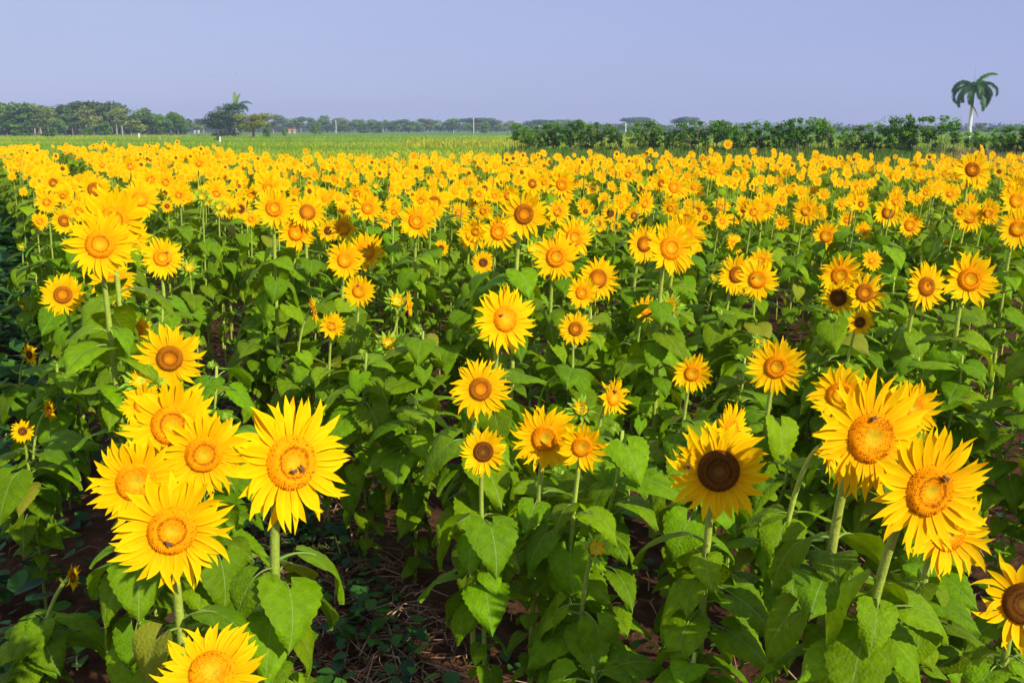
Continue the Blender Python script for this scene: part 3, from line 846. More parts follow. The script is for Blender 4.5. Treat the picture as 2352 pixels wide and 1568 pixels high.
# ------------------------------------------------------------------ stuff on the ground
def scatter_leaves(name, spots, mat, nleaf, size, height, colors, seed):
    """small rounded leaves on short stalks: spots (x, y, s)"""
    r = np.random.default_rng(seed); mb = MB()
    k = len(spots) * nleaf
    sp = np.repeat(np.array(spots), nleaf, axis=0)
    a = r.uniform(0, 6.283, k); sz = sp[:, 2] * size * r.uniform(.5, 1.2, k)
    rad = r.uniform(0.2, 1.3, k) * size * sp[:, 2] * 1.6
    cx = sp[:, 0] + np.cos(a) * rad; cy = sp[:, 1] + np.sin(a) * rad
    cz = height * sp[:, 2] * r.uniform(.1, 1, k) + .015
    az = a + r.uniform(-.8, .8, k); el = r.uniform(-.7, .35, k); ro = r.uniform(-.5, .5, k)
    u = np.column_stack([np.cos(az) * np.cos(el), np.sin(az) * np.cos(el), np.sin(el)])
    s = np.column_stack([-np.sin(az) * np.cos(ro), np.cos(az) * np.cos(ro), np.sin(ro)])
    nrm = np.cross(u, s); C0 = np.column_stack([cx, cy, cz])
    prof = [(-.45, 0), (-.30, .36), (.05, .44), (.38, .22), (.62, 0), (.38, -.22), (.05, -.44), (-.30, -.36), (.05, 0)]
    P = np.stack([C0 + u * (q[0] * sz)[:, None] + s * (q[1] * sz)[:, None] + nrm * (.16 * abs(q[1]) * sz)[:, None] for q in prof], 1).reshape(-1, 3)
    base = np.arange(k)[:, None] * 9
    T = np.array([(8, 0, 1), (8, 1, 2), (8, 2, 3), (8, 3, 4), (8, 4, 5), (8, 5, 6), (8, 6, 7), (8, 7, 0)])
    F = (base[:, :, None] + T[None]).reshape(-1, 3)
    cc = np.array(colors)[r.integers(0, len(colors), k)] * r.uniform(.75, 1.3, k)[:, None]
    mb.add(P, F, np.repeat(cc, 9, axis=0))
    return link(name, mb.mesh(name, [mat], smooth=False))

r = random.Random(3)
spots = []
clumps = [(ROWP * r.uniform(-7, 1.2) + ROWD * r.uniform(1.5, 26)) for _ in range(170)]
for i in range(6500):
    if r.random() < .62: o = r.uniform(-7, 0.05); 
    elif r.random() < .5: o = r.uniform(.65, 1.25)
    else: o = r.uniform(1.25, 8)
    s = r.uniform(1, 26); B = ROWP * o + ROWD * s
    if B.y < 1.5: continue
    near = min((B - c).length for c in clumps)
    if o < .1:
        if near > .75 and r.random() < .72: continue
        spots.append((B.x, B.y, r.uniform(.6, 1.2) * (1 + max(0, .75 - near)) * (1 + min(1.0, max(0, (s - 5)) * .09))))
    else:
        if r.random() < .35 and near > .5: continue
        spots.append((B.x, B.y, r.uniform(.45, .9)))
tag(scatter_leaves('low_weeds', spots, M_WEED, 11, .075, .17, [(.045, .15, .012), (.03, .10, .012), (.07, .19, .012), (.03, .09, .03)], 5),
    'low creeping weeds with round dark leaves covering the soil between the rows', 'weeds', kind='stuff')

mb = MB(); r = np.random.default_rng(8); k = 15000
o = np.where(r.random(k) < .6, r.uniform(.5, 1.35, k), r.uniform(-3, 7, k)); s = 1.5 + 13 * r.random(k) ** 1.4
x = np.array(ROWP)[0] * o + np.array(ROWD)[0] * s; y = np.array(ROWP)[1] * o + np.array(ROWD)[1] * s
a = r.uniform(0, 6.283, k); l = r.uniform(.05, .24, k); b = r.uniform(-.8, .8, k); w = r.uniform(.0012, .0028, k); z0 = r.uniform(.01, .045, k) + .02
pts = []
for t in (0, .5, 1):
    pts.append(np.column_stack([x + np.cos(a + b * t) * l * t, y + np.sin(a + b * t) * l * t, z0 + .05 * l / .2 * np.sin(t * 3.1) * r.random(k)]))
sd = np.column_stack([-np.sin(a), np.cos(a), r.uniform(-1, 1, k)]) * w[:, None]
P = np.stack([pts[0] - sd, pts[0] + sd, pts[1] - sd, pts[1] + sd, pts[2] - sd, pts[2] + sd], 1).reshape(-1, 3)
F = (np.arange(k)[:, None, None] * 6 + np.array([(0, 1, 3, 2), (2, 3, 5, 4)])[None]).reshape(-1, 4)
cc = np.array([(.34, .20, .10), (.22, .11, .05), (.42, .29, .16), (.12, .06, .03)])[r.integers(0, 4, k)]
mb.add(P, F, np.repeat(cc, 6, axis=0))
tag(link('straw_litter', mb.mesh('straw_litter', [M_DRY], False)), 'dry brown straw and stalk litter on the soil between rows', 'straw', kind='stuff')

def tufts(name, x, y, h, cols, spread, nb, seed, mat=M_GRASS, wid=.05):
    r = np.random.default_rng(seed); k = len(x)
    X = np.repeat(x, nb); Y = np.repeat(y, nb); Hh = np.repeat(h, nb) * r.uniform(.5, 1.1, k * nb); C = np.repeat(cols, nb, axis=0) * r.uniform(.75, 1.25, k * nb)[:, None]
    sp = np.repeat(spread, nb); a = r.uniform(0, 6.283, k * nb)
    bx = X + r.normal(0, 1, k * nb) * sp; by = Y + r.normal(0, 1, k * nb) * sp
    w = wid * Hh * (1 + r.random(k * nb)); ln = r.uniform(.05, .5, k * nb) * Hh; a2 = r.uniform(0, 6.283, k * nb)
    P = np.stack([np.column_stack([bx - np.cos(a) * w, by - np.sin(a) * w, 0 * bx]), np.column_stack([bx + np.cos(a) * w, by + np.sin(a) * w, 0 * bx]),
                  np.column_stack([bx + np.cos(a) * w * .8 + np.cos(a2) * ln * .4, by + np.sin(a) * w * .8 + np.sin(a2) * ln * .4, Hh * .6]),
                  np.column_stack([bx - np.cos(a) * w * .8 + np.cos(a2) * ln * .4, by - np.sin(a) * w * .8 + np.sin(a2) * ln * .4, Hh * .6]),
                  np.column_stack([bx + np.cos(a2) * ln, by + np.sin(a2) * ln, Hh])], 1).reshape(-1, 3)
    b = np.arange(k * nb)[:, None, None] * 5
    mb = MB(); Q = (b + np.array([(0, 1, 2, 3)])[None]).reshape(-1, 4); T = (b + np.array([(3, 2, 4)])[None]).reshape(-1, 3)
    CC = np.repeat(C, 5, axis=0)
    mb.add(P, Q, CC); mb.f.append(np.column_stack([T, -np.ones(len(T), int)])); mb.m.append(np.zeros(len(T), int))
    return link(name, mb.mesh(name, [mat], False))
r = np.random.default_rng(21); k = 30000
d = 24 * (330 / 24.) ** r.random(k); xx = r.uniform(-.62, .62, k) * d
ok = d > 24.5 + 13 * np.clip((-xx / d - .26) / .07, 0, 1)
d, xx = d[ok], xx[ok]
n1 = np.sin(xx * .05 + 1) + np.sin(d * .11 + xx * .03) + r.normal(0, .5, len(d))
cols = np.where((n1 > .6)[:, None], np.array([[.42, .46, .030]]), np.where((n1 > -.7)[:, None], np.array([[.27, .40, .02]]), np.array([[.18, .32, .018]])))
bank = (xx / d > -.10) & (xx / d < .02) & (d > 110) & (d < 170)
cols[bank] = (.40, .42, .03)
leftp = (xx / d < -.40) & (d < 60)
cols[leftp] = (.42, .46, .09)
h = r.uniform(.08, .24, len(d)) * (1 + d / 260) * np.where(bank, 1.7, 1)
tag(tufts('meadow_grass', xx, d, h, cols, .25 + d * .004, 7, 22, wid=.11), 'green and yellowish meadow grass on the flat land beyond the sunflowers', 'grass', kind='stuff')
k = 5200
d = r.uniform(48, 90, k); t = r.uniform(.00, .62, k); xx = t * d
hh = r.uniform(.3, .85, k)
dry = (t > .43)
cols = np.where(dry[:, None], np.array([[.40, .32, .13]]), np.array([[.09, .19, .02]]))
mixr = r.random(k) < .3; cols[mixr] = (.26, .27, .06)
tag(tufts('tall_grass', xx, d, hh, cols, .5 + 0 * d, 9, 23, wid=.025), 'tall green and straw coloured grass under the hedge bushes', 'grass', kind='stuff')

# ------------------------------------------------------------------ foliage kit
def crown_mb(blobs, n, size, col, seed, flat=.0, shade=(.7, 1.3)):
    """leaf clumps spread through ellipsoids (cx,cy,cz,rx,ry,rz); unit tree"""
    r = np.random.default_rng(seed); mb = MB()
    vol = np.array([b[3] * b[4] * b[5] for b in blobs]) ** .67; vol /= vol.sum()
    bi = r.choice(len(blobs), n, p=vol); B = np.array(blobs)[bi]
    dv = r.normal(0, 1, (n, 3)); dv /= np.linalg.norm(dv, axis=1)[:, None]
    rad = r.random(n) ** .38
    dv[:, 2] = np.where(r.random(n) < .35, -abs(dv[:, 2]), dv[:, 2])
    C = B[:, :3] + dv * rad[:, None] * B[:, 3:6] * (1 + r.normal(0, .10, (n, 1)))
    a = r.normal(0, 1, (n, 3)); a[:, 2] *= .5; a /= np.linalg.norm(a, axis=1)[:, None]
    b = np.cross(a, dv + r.normal(0, .5, (n, 3))); b /= np.linalg.norm(b, axis=1)[:, None] + 1e-9
    s = size * r.uniform(.5, 1.3, n)
    A = a * s[:, None]; Bv = b * (s * .55)[:, None]
    P = np.stack([C - A, C + Bv, C + A, C - Bv], 1).reshape(-1, 3)
    F = (np.arange(n)[:, None] * 4 + np.arange(4)[None])
    tone = r.uniform(shade[0], shade[1], len(blobs))[bi] * r.uniform(.75, 1.3, n)
    cc = np.array(col)[None] * tone[:, None]
    mb.add(P, F, np.repeat(cc, 4, axis=0)); return mb
def blobset(kind, seed):
    r = random.Random(seed); bl = []
    if kind == 'round':
        for _ in range(13):
            a = r.uniform(0, 6.28); q = r.uniform(0, .33); z = r.uniform(.34, .84)
            s = r.uniform(.10, .2); bl.append((q * math.cos(a), q * math.sin(a), z, s * 1.1, s * 1.1, s * .8))
    elif kind == 'umbrella':
        for _ in range(20):
            a = r.uniform(0, 6.28); q = math.sqrt(r.random()) * .42; z = .86 - .75 * q * q + r.uniform(-.05, .05)
            s = r.uniform(.10, .17); bl.append((q * math.cos(a), q * math.sin(a), z - .04 - r.choice([0, 0, .12]), s * 1.3, s * 1.3, s * .8))
    elif kind == 'tall':
        for _ in range(12):
            a = r.uniform(0, 6.28); q = r.uniform(0, .26); z = r.uniform(.5, .92)
            s = r.uniform(.09, .17); bl.append((q * math.cos(a), q * math.sin(a), z, s, s, s * .8))
    elif kind == 'bushy':
        for _ in range(15):
            a = r.uniform(0, 6.28); z = r.uniform(.08, .82); q = r.uniform(.05, .36) * (1 - abs(z - .35))
            s = r.uniform(.12, .2); bl.append((q * math.cos(a), q * math.sin(a), z, s, s, s * .8))
    return bl
def trunk_mb(kind, seed, col):
    r = random.Random(seed); mb = MB()
    th = {'round': .45, 'umbrella': .62, 'tall': .66, 'bushy': .3}[kind]
    p = [(0, 0, -.02), (r.uniform(-.02, .02), 0, th * .5), (r.uniform(-.03, .03), 0, th)]
    tube(mb, p, [.032, .024, .018], 6, col)
    for i in range(7):
        a = r.uniform(0, 6.28); q = r.uniform(.14, .34); z = r.uniform(.75, .88) if kind == 'umbrella' else r.uniform(.55, .85)
        s = th * r.uniform(.55, 1)
        tube(mb, [(0, 0, s), (q * .45 * math.cos(a), q * .45 * math.sin(a), s + (z - s) * .65), (q * math.cos(a), q * math.sin(a), z)], [.014, .009, .004], 4, col)
    return mb
TREES = {}
CC = {'round': (.14, .27, .022), 'umbrella': (.085, .16, .030), 'tall': (.17, .22, .035), 'bushy': (.13, .27, .018), 'pale': (.26, .31, .06)}
TRC = {'round': (.22, .17, .12), 'umbrella': (.20, .16, .12), 'tall': (.46, .38, .30), 'bushy': (.14, .10, .06)}
for kd in ('round', 'umbrella', 'tall', 'bushy'):
    TREES[kd] = [(crown_mb(blobset(kd, 40 + i * 7), 2600 if kd != 'tall' else 1600, .040, CC[kd], 60 + i).mesh('crown', [M_FOL], False),
                  trunk_mb(kd, 80 + i, TRC[kd]).mesh('trunk', [M_BARK])) for i in range(4)]
TREES['pale'] = [(crown_mb(blobset('round', 140 + i * 7), 1800, .038, CC['pale'], 160 + i).mesh('crown', [M_FOL], False),
                  trunk_mb('round', 180 + i, (.42, .35, .27)).mesh('trunk', [M_BARK])) for i in range(3)]
def ground_pt(x, z):
    """ground point straight under what is seen at column x and depth z"""
    return Vector(((x - 1176) / FPX * z, z, 0))
treecount = {}
def tree(kind, x, top, w, z, label, group=None, name='tree', seed=None, cat='tree'):
    r = random.Random(int(x * 13 + top * 7) if seed is None else seed)
    zz = z * math.cos(PITCH) + 0
    B = ground_pt(x, z); dd = B.y * math.cos(PITCH) 
    B.x = (x - 1176) / FPX * (z * math.cos(PITCH) + H * math.sin(PITCH))
    hgt = H + z * math.tan(math.atan((784 - top) / FPX) - PITCH)
    wid = w / FPX * z
    root = empty(name, B, r.uniform(0, 6.28)); root.scale = (wid / .82, wid / .82, hgt / .90)
    cr, tr = TREES[kind][r.randrange(len(TREES[kind]))]
    link('crown', cr, root); link('trunk', tr, root)
    tag(root, label, cat, group); return root

far_list = []   # (kind, x, top, w, z, region)
r = random.Random(55)
WL = [('bushy', 12, 233, 80), ('round', 55, 236, 90), ('pale', 95, 241, 70), ('round', 120, 246, 60), ('umbrella', 168, 241, 60), ('tall', 150, 252, 50),
      ('umbrella', 215, 233, 80), ('tall', 190, 246, 50), ('tall', 232, 245, 45), ('umbrella', 258, 238, 66), ('pale', 245, 256, 46), ('tall', 282, 258, 44),
      ('round', 322, 251, 56), ('round', 350, 264, 40), ('pale', 30, 252, 70), ('tall', 75, 256, 46), ('round', 372, 263, 44), ('round', 402, 262, 52),
      ('tall', 268, 262, 40), ('round', 140, 262, 50), ('round', 90, 262, 60), ('bushy', 20, 262, 70), ('tall', 210, 262, 40)]
WL += [(r.choice(['round', 'pale', 'round', 'tall', 'umbrella']), 8 + i * 24 + r.uniform(-8, 8), (244 if i < 12 else 264) + r.uniform(-2, 16), r.uniform(44, 66)) for i in range(18)]
for kd, x, t, w in WL: far_list.append((kd, x, t, w, r.uniform(330, 400), 'wood'))
for kd, x, t, w in [('umbrella', 468, 273, 36), ('round', 430, 272, 46), ('pale', 452, 281, 30), ('round', 640, 266, 60), ('round', 682, 270, 50), ('round', 715, 272, 40),
      ('round', 745, 265, 34), ('tall', 770, 272, 30), ('pale', 790, 270, 44), ('round', 822, 274, 50), ('round', 850, 276, 40), ('pale', 880, 275, 36), ('round', 905, 278, 44),
      ('round', 940, 274, 50), ('round', 960, 279, 40), ('round', 990, 274, 56), ('round', 1040, 274, 60), ('umbrella', 1085, 271, 66), ('round', 1130, 271, 60),
      ('pale', 1170, 277, 44), ('round', 1210, 278, 44), ('umbrella', 1248, 275, 50), ('round', 1290, 274, 60), ('round', 1330, 277, 50), ('round', 1385, 283, 40),
      ('umbrella', 1466, 269, 64), ('umbrella', 1576, 269, 56), ('round', 1520, 284, 40), ('umbrella', 1655, 278, 40)]:
    far_list.append((kd, x, t, w, r.uniform(640, 820), 'line'))
for x in range(420, 1480, 27):
    xx = x + r.uniform(-9, 9)
    far_list.append((r.choice(['round', 'pale', 'bushy', 'round', 'tall']), xx, r.uniform(280, 289), r.uniform(24, 40), r.uniform(560, 640), 'front'))
for x in (1880, 1925, 2065, 2130, 2250, 2270, 2300, 2345):
    far_list.append(('round' if x != 2250 else 'tall', x, 290 if x != 2250 else 284, 36, r.uniform(420, 520), 'right'))
far_list.sort(key=lambda q: q[1])
KN = {'round': 'rounded green', 'umbrella': 'dark flat-topped', 'tall': 'pale-trunked tall', 'bushy': 'low bushy', 'pale': 'pale leafy'}
RN = {'wood': 'from the left in the tall far-left wood', 'line': 'from the left on the hazy skyline', 'front': 'from the left in the low row below the skyline', 'right': 'from the left behind hedge and palm'}
ORD = ['first', 'second', 'third', 'fourth', 'fifth', 'sixth', 'seventh', 'eighth', 'ninth', 'tenth', 'eleventh', 'twelfth', 'thirteenth', 'fourteenth', 'fifteenth', 'sixteenth', 'seventeenth', 'eighteenth', 'nineteenth', 'twentieth']
cnt = {}
for kd, x, t, w, z, reg in far_list:
    k_ = (kd, reg); cnt[k_] = cnt.get(k_, 0) + 1
    tree(kd, x, t, w, z, '%s %s tree %s' % (ORD[min(19, cnt[k_] - 1)], KN[kd], RN[reg]),
         {'wood': 'trees of the wood at far left', 'line': 'skyline trees', 'front': 'low trees before the skyline', 'right': 'distant trees on the right'}[reg])
# the unbroken wood behind
bl = []
rw = random.Random(4)
for i in range(170):
    x = -80 + i * 15.5
    z = 900 + rw.uniform(-40, 60); px_ = (x - 1176) / FPX * z
    top = 286 if x < 1500 else 288
    hh = (298 - top) / FPX * z + 2 + rw.uniform(-1, 2)
    bl.append((px_, z, hh * .5, 5, 5, hh * .55))
for i in range(46):
    x = -60 + i * 11; z = 430 + rw.uniform(-25, 25); top = 268 + rw.uniform(-6, 10)
    hh = (298 - top) / FPX * z + 2
    bl.append(((x - 1176) / FPX * z, z, hh * .5, 4.2, 4, hh * .52))
mbw = crown_mb(bl, 26000, 1.3, (.06, .11, .03), 9)
tag(link('distant_woodland', mbw.mesh('distant_woodland', [M_FOL], False)), 'unbroken bluish wood along the horizon behind the single trees', 'woodland', kind='stuff')

# ------------------------------------------------------------------ tree group with palm left of centre
TREES['dark'] = [(crown_mb(blobset('bushy', 901) + [(.0, 0, .78, .2, .2, .14), (-.28, 0, .45, .18, .18, .2), (.25, 0, .5, .18, .18, .2)], 5200, .022, (.045, .105, .016), 902, shade=(.6, 1.5)).mesh('crown', [M_FOL], False),
                  trunk_mb('bushy', 903, (.14, .10, .06)).mesh('trunk', [M_BARK]))]
TREES['light'] = [(crown_mb(blobset('round', 921), 4200, .026, (.19, .24, .010), 922, shade=(.7, 1.35)).mesh('crown', [M_FOL], False),
                   trunk_mb('round', 923, (.30, .17, .10)).mesh('trunk', [M_BARK]))]
tree('dark', 530, 238, 124, 300, 'big dark bushy tree standing alone on the plain, palm fronds above it', name='broadleaf_tree')
tree('light', 582, 257, 84, 255, 'yellow-green round tree with bare trunk right of the big dark tree', name='broadleaf_tree')
TREES['bright'] = [(crown_mb(blobset('bushy', 931 + i), 900, .05, (.13, .27, .012), 932 + i).mesh('crown', [M_FOL], False), trunk_mb('bushy', 933, (.14, .10, .06)).mesh('trunk', [M_BARK])) for i in range(3)]
tree('bright', 613, 289, 24, 255, 'small bright shrub at the foot of the yellow-green round tree', name='shrub', cat='shrub')
tree('bright', 652, 290, 13, 300, 'narrow bright green shrub alone on the meadow left of centre', name='shrub', cat='shrub')
tree('bright', 722, 283, 28, 420, 'bright green leaning shrub before the distant trees', name='shrub', cat='shrub')
tree('bright', 733, 279, 20, 425, 'bright green top shoot shrub right beside the leaning shrub', name='shrub', cat='shrub')
tree('bright', 500, 311, 20, 185, 'low yellowish shrub beside the white marker post', name='shrub', cat='shrub')
tree('bright', 240, 276, 44, 325, 'rounded bright green bush at the foot of the wood', name='bush', cat='bush')
tree('bright', 203, 289, 30, 300, 'low bright green bush at the wood edge', name='bush', cat='bush')
tree('bright', 55, 284, 60, 300, 'wide green bush at the far left wood edge', name='bush', cat='bush')
tree('bright', 110, 290, 50, 290, 'low spreading green bush left of the pale trunks', name='bush', cat='bush')
TREES['young'] = [(crown_mb(blobset('bushy', 951), 900, .05, (.10, .14, .02), 952).mesh('crown', [M_FOL], False), trunk_mb('tall', 953, (.75, .72, .65)).mesh('trunk', [M_BARK]))]
t_ = tree('young', 368, 292, 13, 200, 'young meadow tree with white painted trunk', name='young_tree')
for ch in t_.children:
    if ch.name.startswith('crown'): ch.location.z = .35; ch.scale = (1, 1, .7)

def frond_mb(L, up, droop, seed, width=.55, n=46, col=(.035, .10, .022), dense=3):
    """an arching palm frond along +Y from the origin"""
    r = random.Random(seed); mb = MB(); k = 14; pts = []; y = z = 0; a = up; tg = []
    for i in range(k + 1):
        pts.append(Vector((0, y, z))); tg.append(a); y += math.cos(a) * L / k; z += math.sin(a) * L / k; a -= droop / k * (1 + .8 * i / k)
    tube(mb, pts, [.05 * (1 - .8 * i / k) + .008 for i in range(k + 1)], 4, (.10, .17, .03))
    V = []; F = []; C = []
    for i in range(n):
        t = .08 + .92 * i / n; q = t * k; i0 = min(int(q), k - 1); p = pts[i0].lerp(pts[i0 + 1], q - i0); a = tg[i0]
        u = Vector((0, math.cos(a), math.sin(a))); up_ = Vector((0, -math.sin(a), math.cos(a)))
        l = width * (math.sin(math.pi * (t * .86 + .1)) ** .6) * r.uniform(.8, 1.15)
        for sd in (-1, 1):
            for d_ in range(dense):
                e = r.uniform(-.9, .5)
                dr = (Vector((sd, 0, 0)) * math.cos(e) + up_ * math.sin(e) + u * r.uniform(.3, .8)).normalized()
                tip = p + dr * l + Vector((0, 0, -.30 * l)); w = u * .04
                b = len(V); m_ = p + dr * l * .55 + Vector((0, 0, -.06 * l))
                V += [p - w, p + w, m_ + w, m_ - w, tip]
                F.append((b, b + 1, b + 2, b + 3)); F.append((b + 3, b + 2, b + 4, b + 4))
                c = [v * r.uniform(.6, 1.5) for v in col]; C += [c] * 5
    mb2 = [tuple(v) for v in V]
    Q = [f for f in F if f[2] != f[3]]; T = [f[:3] for f in F if f[2] == f[3]]
    b0 = mb.n; mb.add(mb2, Q, C); mb.f.append(np.column_stack([np.array(T) + b0, -np.ones(len(T), int)])); mb.m.append(np.zeros(len(T), int))
    return mb
M_PALM = col_mat("palm_frond", 0.45, 0.35, 0.15, (1.3, 1.4, .5), 0.2, 3)
# the lone royal palm on the right
PZ = 165
pb = Vector(((2224 - 1176) / FPX * (PZ * math.cos(PITCH) + .4), PZ, 0))
palm = tag(empty('palm_tree', pb), 'tall lone palm with white trunk and drooping fronds, right side above the bushes', 'palm')
def zat(y, z=PZ): return H + z * math.tan(math.atan((784 - y) / FPX) - PITCH)
zt, zs = zat(247), zat(203)
mb = MB(); tube(mb, [(0, 0, -.1), (.02, 0, 2), (.05, 0, zt * .7), (.07, 0, zt)], [.34, .30, .29, .24], 12, (.70, .67, .63), cap=False)
link('trunk', mb.mesh('trunk', [M_BARK]), palm)
mb = MB(); tube(mb, [(.07, 0, zt - .02), (.07, 0, zt + .5), (.08, 0, zs - .5), (.08, 0, zs)], [.20, .24, .18, .10], 12, (.14, .30, .035), cap=False)
link('crownshaft', mb.mesh('crownshaft', [M_STEM]), palm)
fr = [  # azimuth in plan (0 = picture right, 180 = left), rise, bend, length
    (3, 1.30, 1.3, 5.0), (-14, .95, 2.3, 5.6), (10, .55, 2.5, 5.4), (-5, .05, 1.7, 4.4), (178, 1.05, 2.5, 5.4), (170, .62, 2.6, 5.6), (188, .1, 1.8, 4.6),
    (95, 1.0, 2.2, 4.4), (-88, .8, 2.7, 4.6), (-62, -.4, 1.1, 4.4), (60, 1.1, 2.2, 4.6), (-122, .3, 2.3, 4.6), (132, 1.2, 2.2, 4.6), (30, 1.2, 2.5, 5.0), (155, 1.25, 2.7, 5.0), (-30, .7, 2.6, 5.0), (205, .6, 2.6, 5.0)]
for i, (az, up, dr, L) in enumerate(fr):
    o_ = link('frond', frond_mb(L, up, dr, 50 + i, .72, 74, (.045, .14, .016) if i else (.10, .27, .02), 3).mesh('frond', [M_PALM], False), palm, loc=(.08, 0, zs - .15))
    o_.rotation_euler = (0, 0, R(az - 90))
mb = MB(); tube(mb, [(.08, 0, zs), (.08, 0, zs + 1.6), (.10, 0, zat(150))], [.05, .03, .012], 5, (.16, .28, .04))
link('spear_leaf', mb.mesh('spear_leaf', [M_PALM]), palm)
mb = MB()
tube(mb, [(.22, -.1, zt + .1), (.55, -.15, zt - .3), (.85, -.15, zt - .9), (1.15, -.15, zt - 1.55)], [.13, .12, .08, .03], 6, (.30, .20, .12))
tag(link('dead_frond', mb.mesh('dead_frond', [M_DRY]), palm), 'dry brown leaf sheath hanging from the trunk')
# the palm behind the big dark tree
pz2 = 318
p2 = tag(empty('palm_tree', ((543 - 1176) / FPX * pz2 * math.cos(PITCH), pz2, 0)), 'palm crown rising from behind the big dark tree', 'palm')
z2 = zat(246, pz2)
mb = MB(); tube(mb, [(0, 0, 0), (0, 0, z2)], [.35, .28], 8, (.45, .42, .38)); link('trunk', mb.mesh('trunk', [M_BARK]), p2)
for i, (az, up, dr, L) in enumerate([(100, 1.50, .15, 5.2), (60, 1.35, .5, 5.0), (8, .95, 1.3, 6.2), (-15, .7, 1.5, 5.5), (25, .6, 1.6, 5), (175, .8, 1.6, 4.8), (150, .5, 1.8, 4.8), (-90, .9, 1.6, 4.5), (200, .4, 1.7, 4.5)]):
    o_ = link('frond', frond_mb(L, up, dr, 90 + i, .95, 40, (.05, .13, .03) if i > 1 else (.20, .32, .03)).mesh('frond', [M_PALM], False), p2, loc=(0, 0, z2 - .2))
    o_.rotation_euler = (0, 0, R(az - 90))

# ------------------------------------------------------------------ hedge of tall shrubs
def shrub_parts(seed, low=False):
    r = random.Random(seed); asym = r.uniform(-.12, .12); st = MB(); bl = []
    for i in range(r.randint(8, 11)):
        a = r.uniform(0, 6.28); q = r.uniform(.02, .24); q2 = q + r.uniform(.06, .18); h = r.uniform(.58, .92)
        b0 = (q * math.cos(a), q * math.sin(a), 0)
        p1 = (q * math.cos(a) * 1.1, q * math.sin(a) * 1.1, h * .5); p2_ = (q2 * math.cos(a), q2 * math.sin(a), h)
        tube(st, [b0, p1, p2_], [.010, .008, .004], 4, (.30, .24, .14))
        for j in range(3):
            a2 = r.uniform(0, 6.28); s = r.uniform(.07, .125)
            bl.append((q2 * math.cos(a) + .08 * math.cos(a2), q2 * math.sin(a) + .08 * math.sin(a2), h - j * r.uniform(.10, .29), s, s, s * .85))
    mb = crown_mb(bl, 1700, .034, (.085, .20, .012), seed + 1, shade=(.5, 1.6))
    # spiky shoots of hand-shaped leaves over the top
    V = []; F = []; C = []
    for i in range(95):
        a = r.uniform(0, 6.28); q = math.sqrt(r.random()) * .46; z = .88 - .7 * q * q + r.uniform(-.28, .12)
        c0 = Vector((q * math.cos(a), q * math.sin(a), z))
        col = [v * r.uniform(.6, 1.6) for v in (.15, .33, .02)]
        if r.random() < .08: col = (.35, .33, .03)
        for k in range(6):
            b = 6.28 * k / 6 + r.uniform(-.3, .3); dv = Vector((math.cos(b), math.sin(b), r.uniform(-.9, .3))) * .052
            s = Vector((-math.sin(b), math.cos(b), 0)) * .011; n0 = len(V)
            V += [c0, c0 + dv * .6 - s, c0 + dv, c0 + dv * .6 + s]; F.append((n0, n0 + 1, n0 + 2, n0 + 3)); C += [col] * 4
    mb.add([tuple(v) for v in V], F, C)
    return mb.mesh('crown', [M_FOL], False), st.mesh('stems', [M_BARK])
SHR = [shrub_parts(1000 + 5 * i) for i in range(6)]
hedge = [(1196, 284, 66, 98), (1238, 285, 60, 97), (1270, 279, 66, 96), (1312, 274, 70, 95), (1350, 277, 66, 96), (1385, 284, 64, 94), (1412, 292, 40, 93), (1470, 277, 80, 92), (1500, 283, 60, 92),
         (1535, 296, 40, 91), (1580, 275, 80, 90), (1625, 276, 76, 90), (1660, 277, 70, 89), (1695, 283, 66, 88), (1745, 275, 76, 87), (1788, 278, 70, 86), (1822, 273, 74, 86), (1855, 268, 80, 85), (1888, 272, 54, 85),
         (1950, 288, 70, 83), (2004, 280, 60, 82), (2050, 262, 84, 80), (2084, 265, 76, 80), (2158, 264, 92, 78), (2232, 300, 60, 76), (2292, 291, 60, 75), (2330, 287, 60, 74), (2362, 274, 70, 73), (2410, 280, 70, 73), (1215, 300, 44, 93)]
for i, (x, t, w, z) in enumerate(hedge):
    z *= .84
    h_ = H + z * math.tan(math.atan((784 - t) / FPX) - PITCH); wid = w * 1.04 / FPX * z
    root = empty('hedge_shrub', ((x - 1176) / FPX * (z * math.cos(PITCH) + .4), z, 0), (i * 2.1) % 6.28); root.scale = (wid / .9, wid / .9, h_ / .97)
    cr, st = SHR[i % 6]; link('crown', cr, root); link('stems', st, root)
hs = sorted([o for o in bpy.data.objects if o.name.startswith('hedge_shrub')], key=lambda o: o.location.x / o.location.y)
HL = {0: 'leftmost dark shrub of the long hedge, beside the yellow grass', 23: 'tallest clump of the hedge, left of the lone palm', 25: 'broad dark shrub just left of the palm trunk'}
for i, o in enumerate(hs):
    n_ = i + 1
    if i < 17: lab = 'dark green leafy shrub, %s from the left end of the hedge' % ORD[i]
    else: lab = 'dark green leafy shrub, %s from the right end of the hedge' % ORD[len(hs) - 1 - i]
    tag(o, lab, 'shrub', 'shrubs of the long hedge on the right')

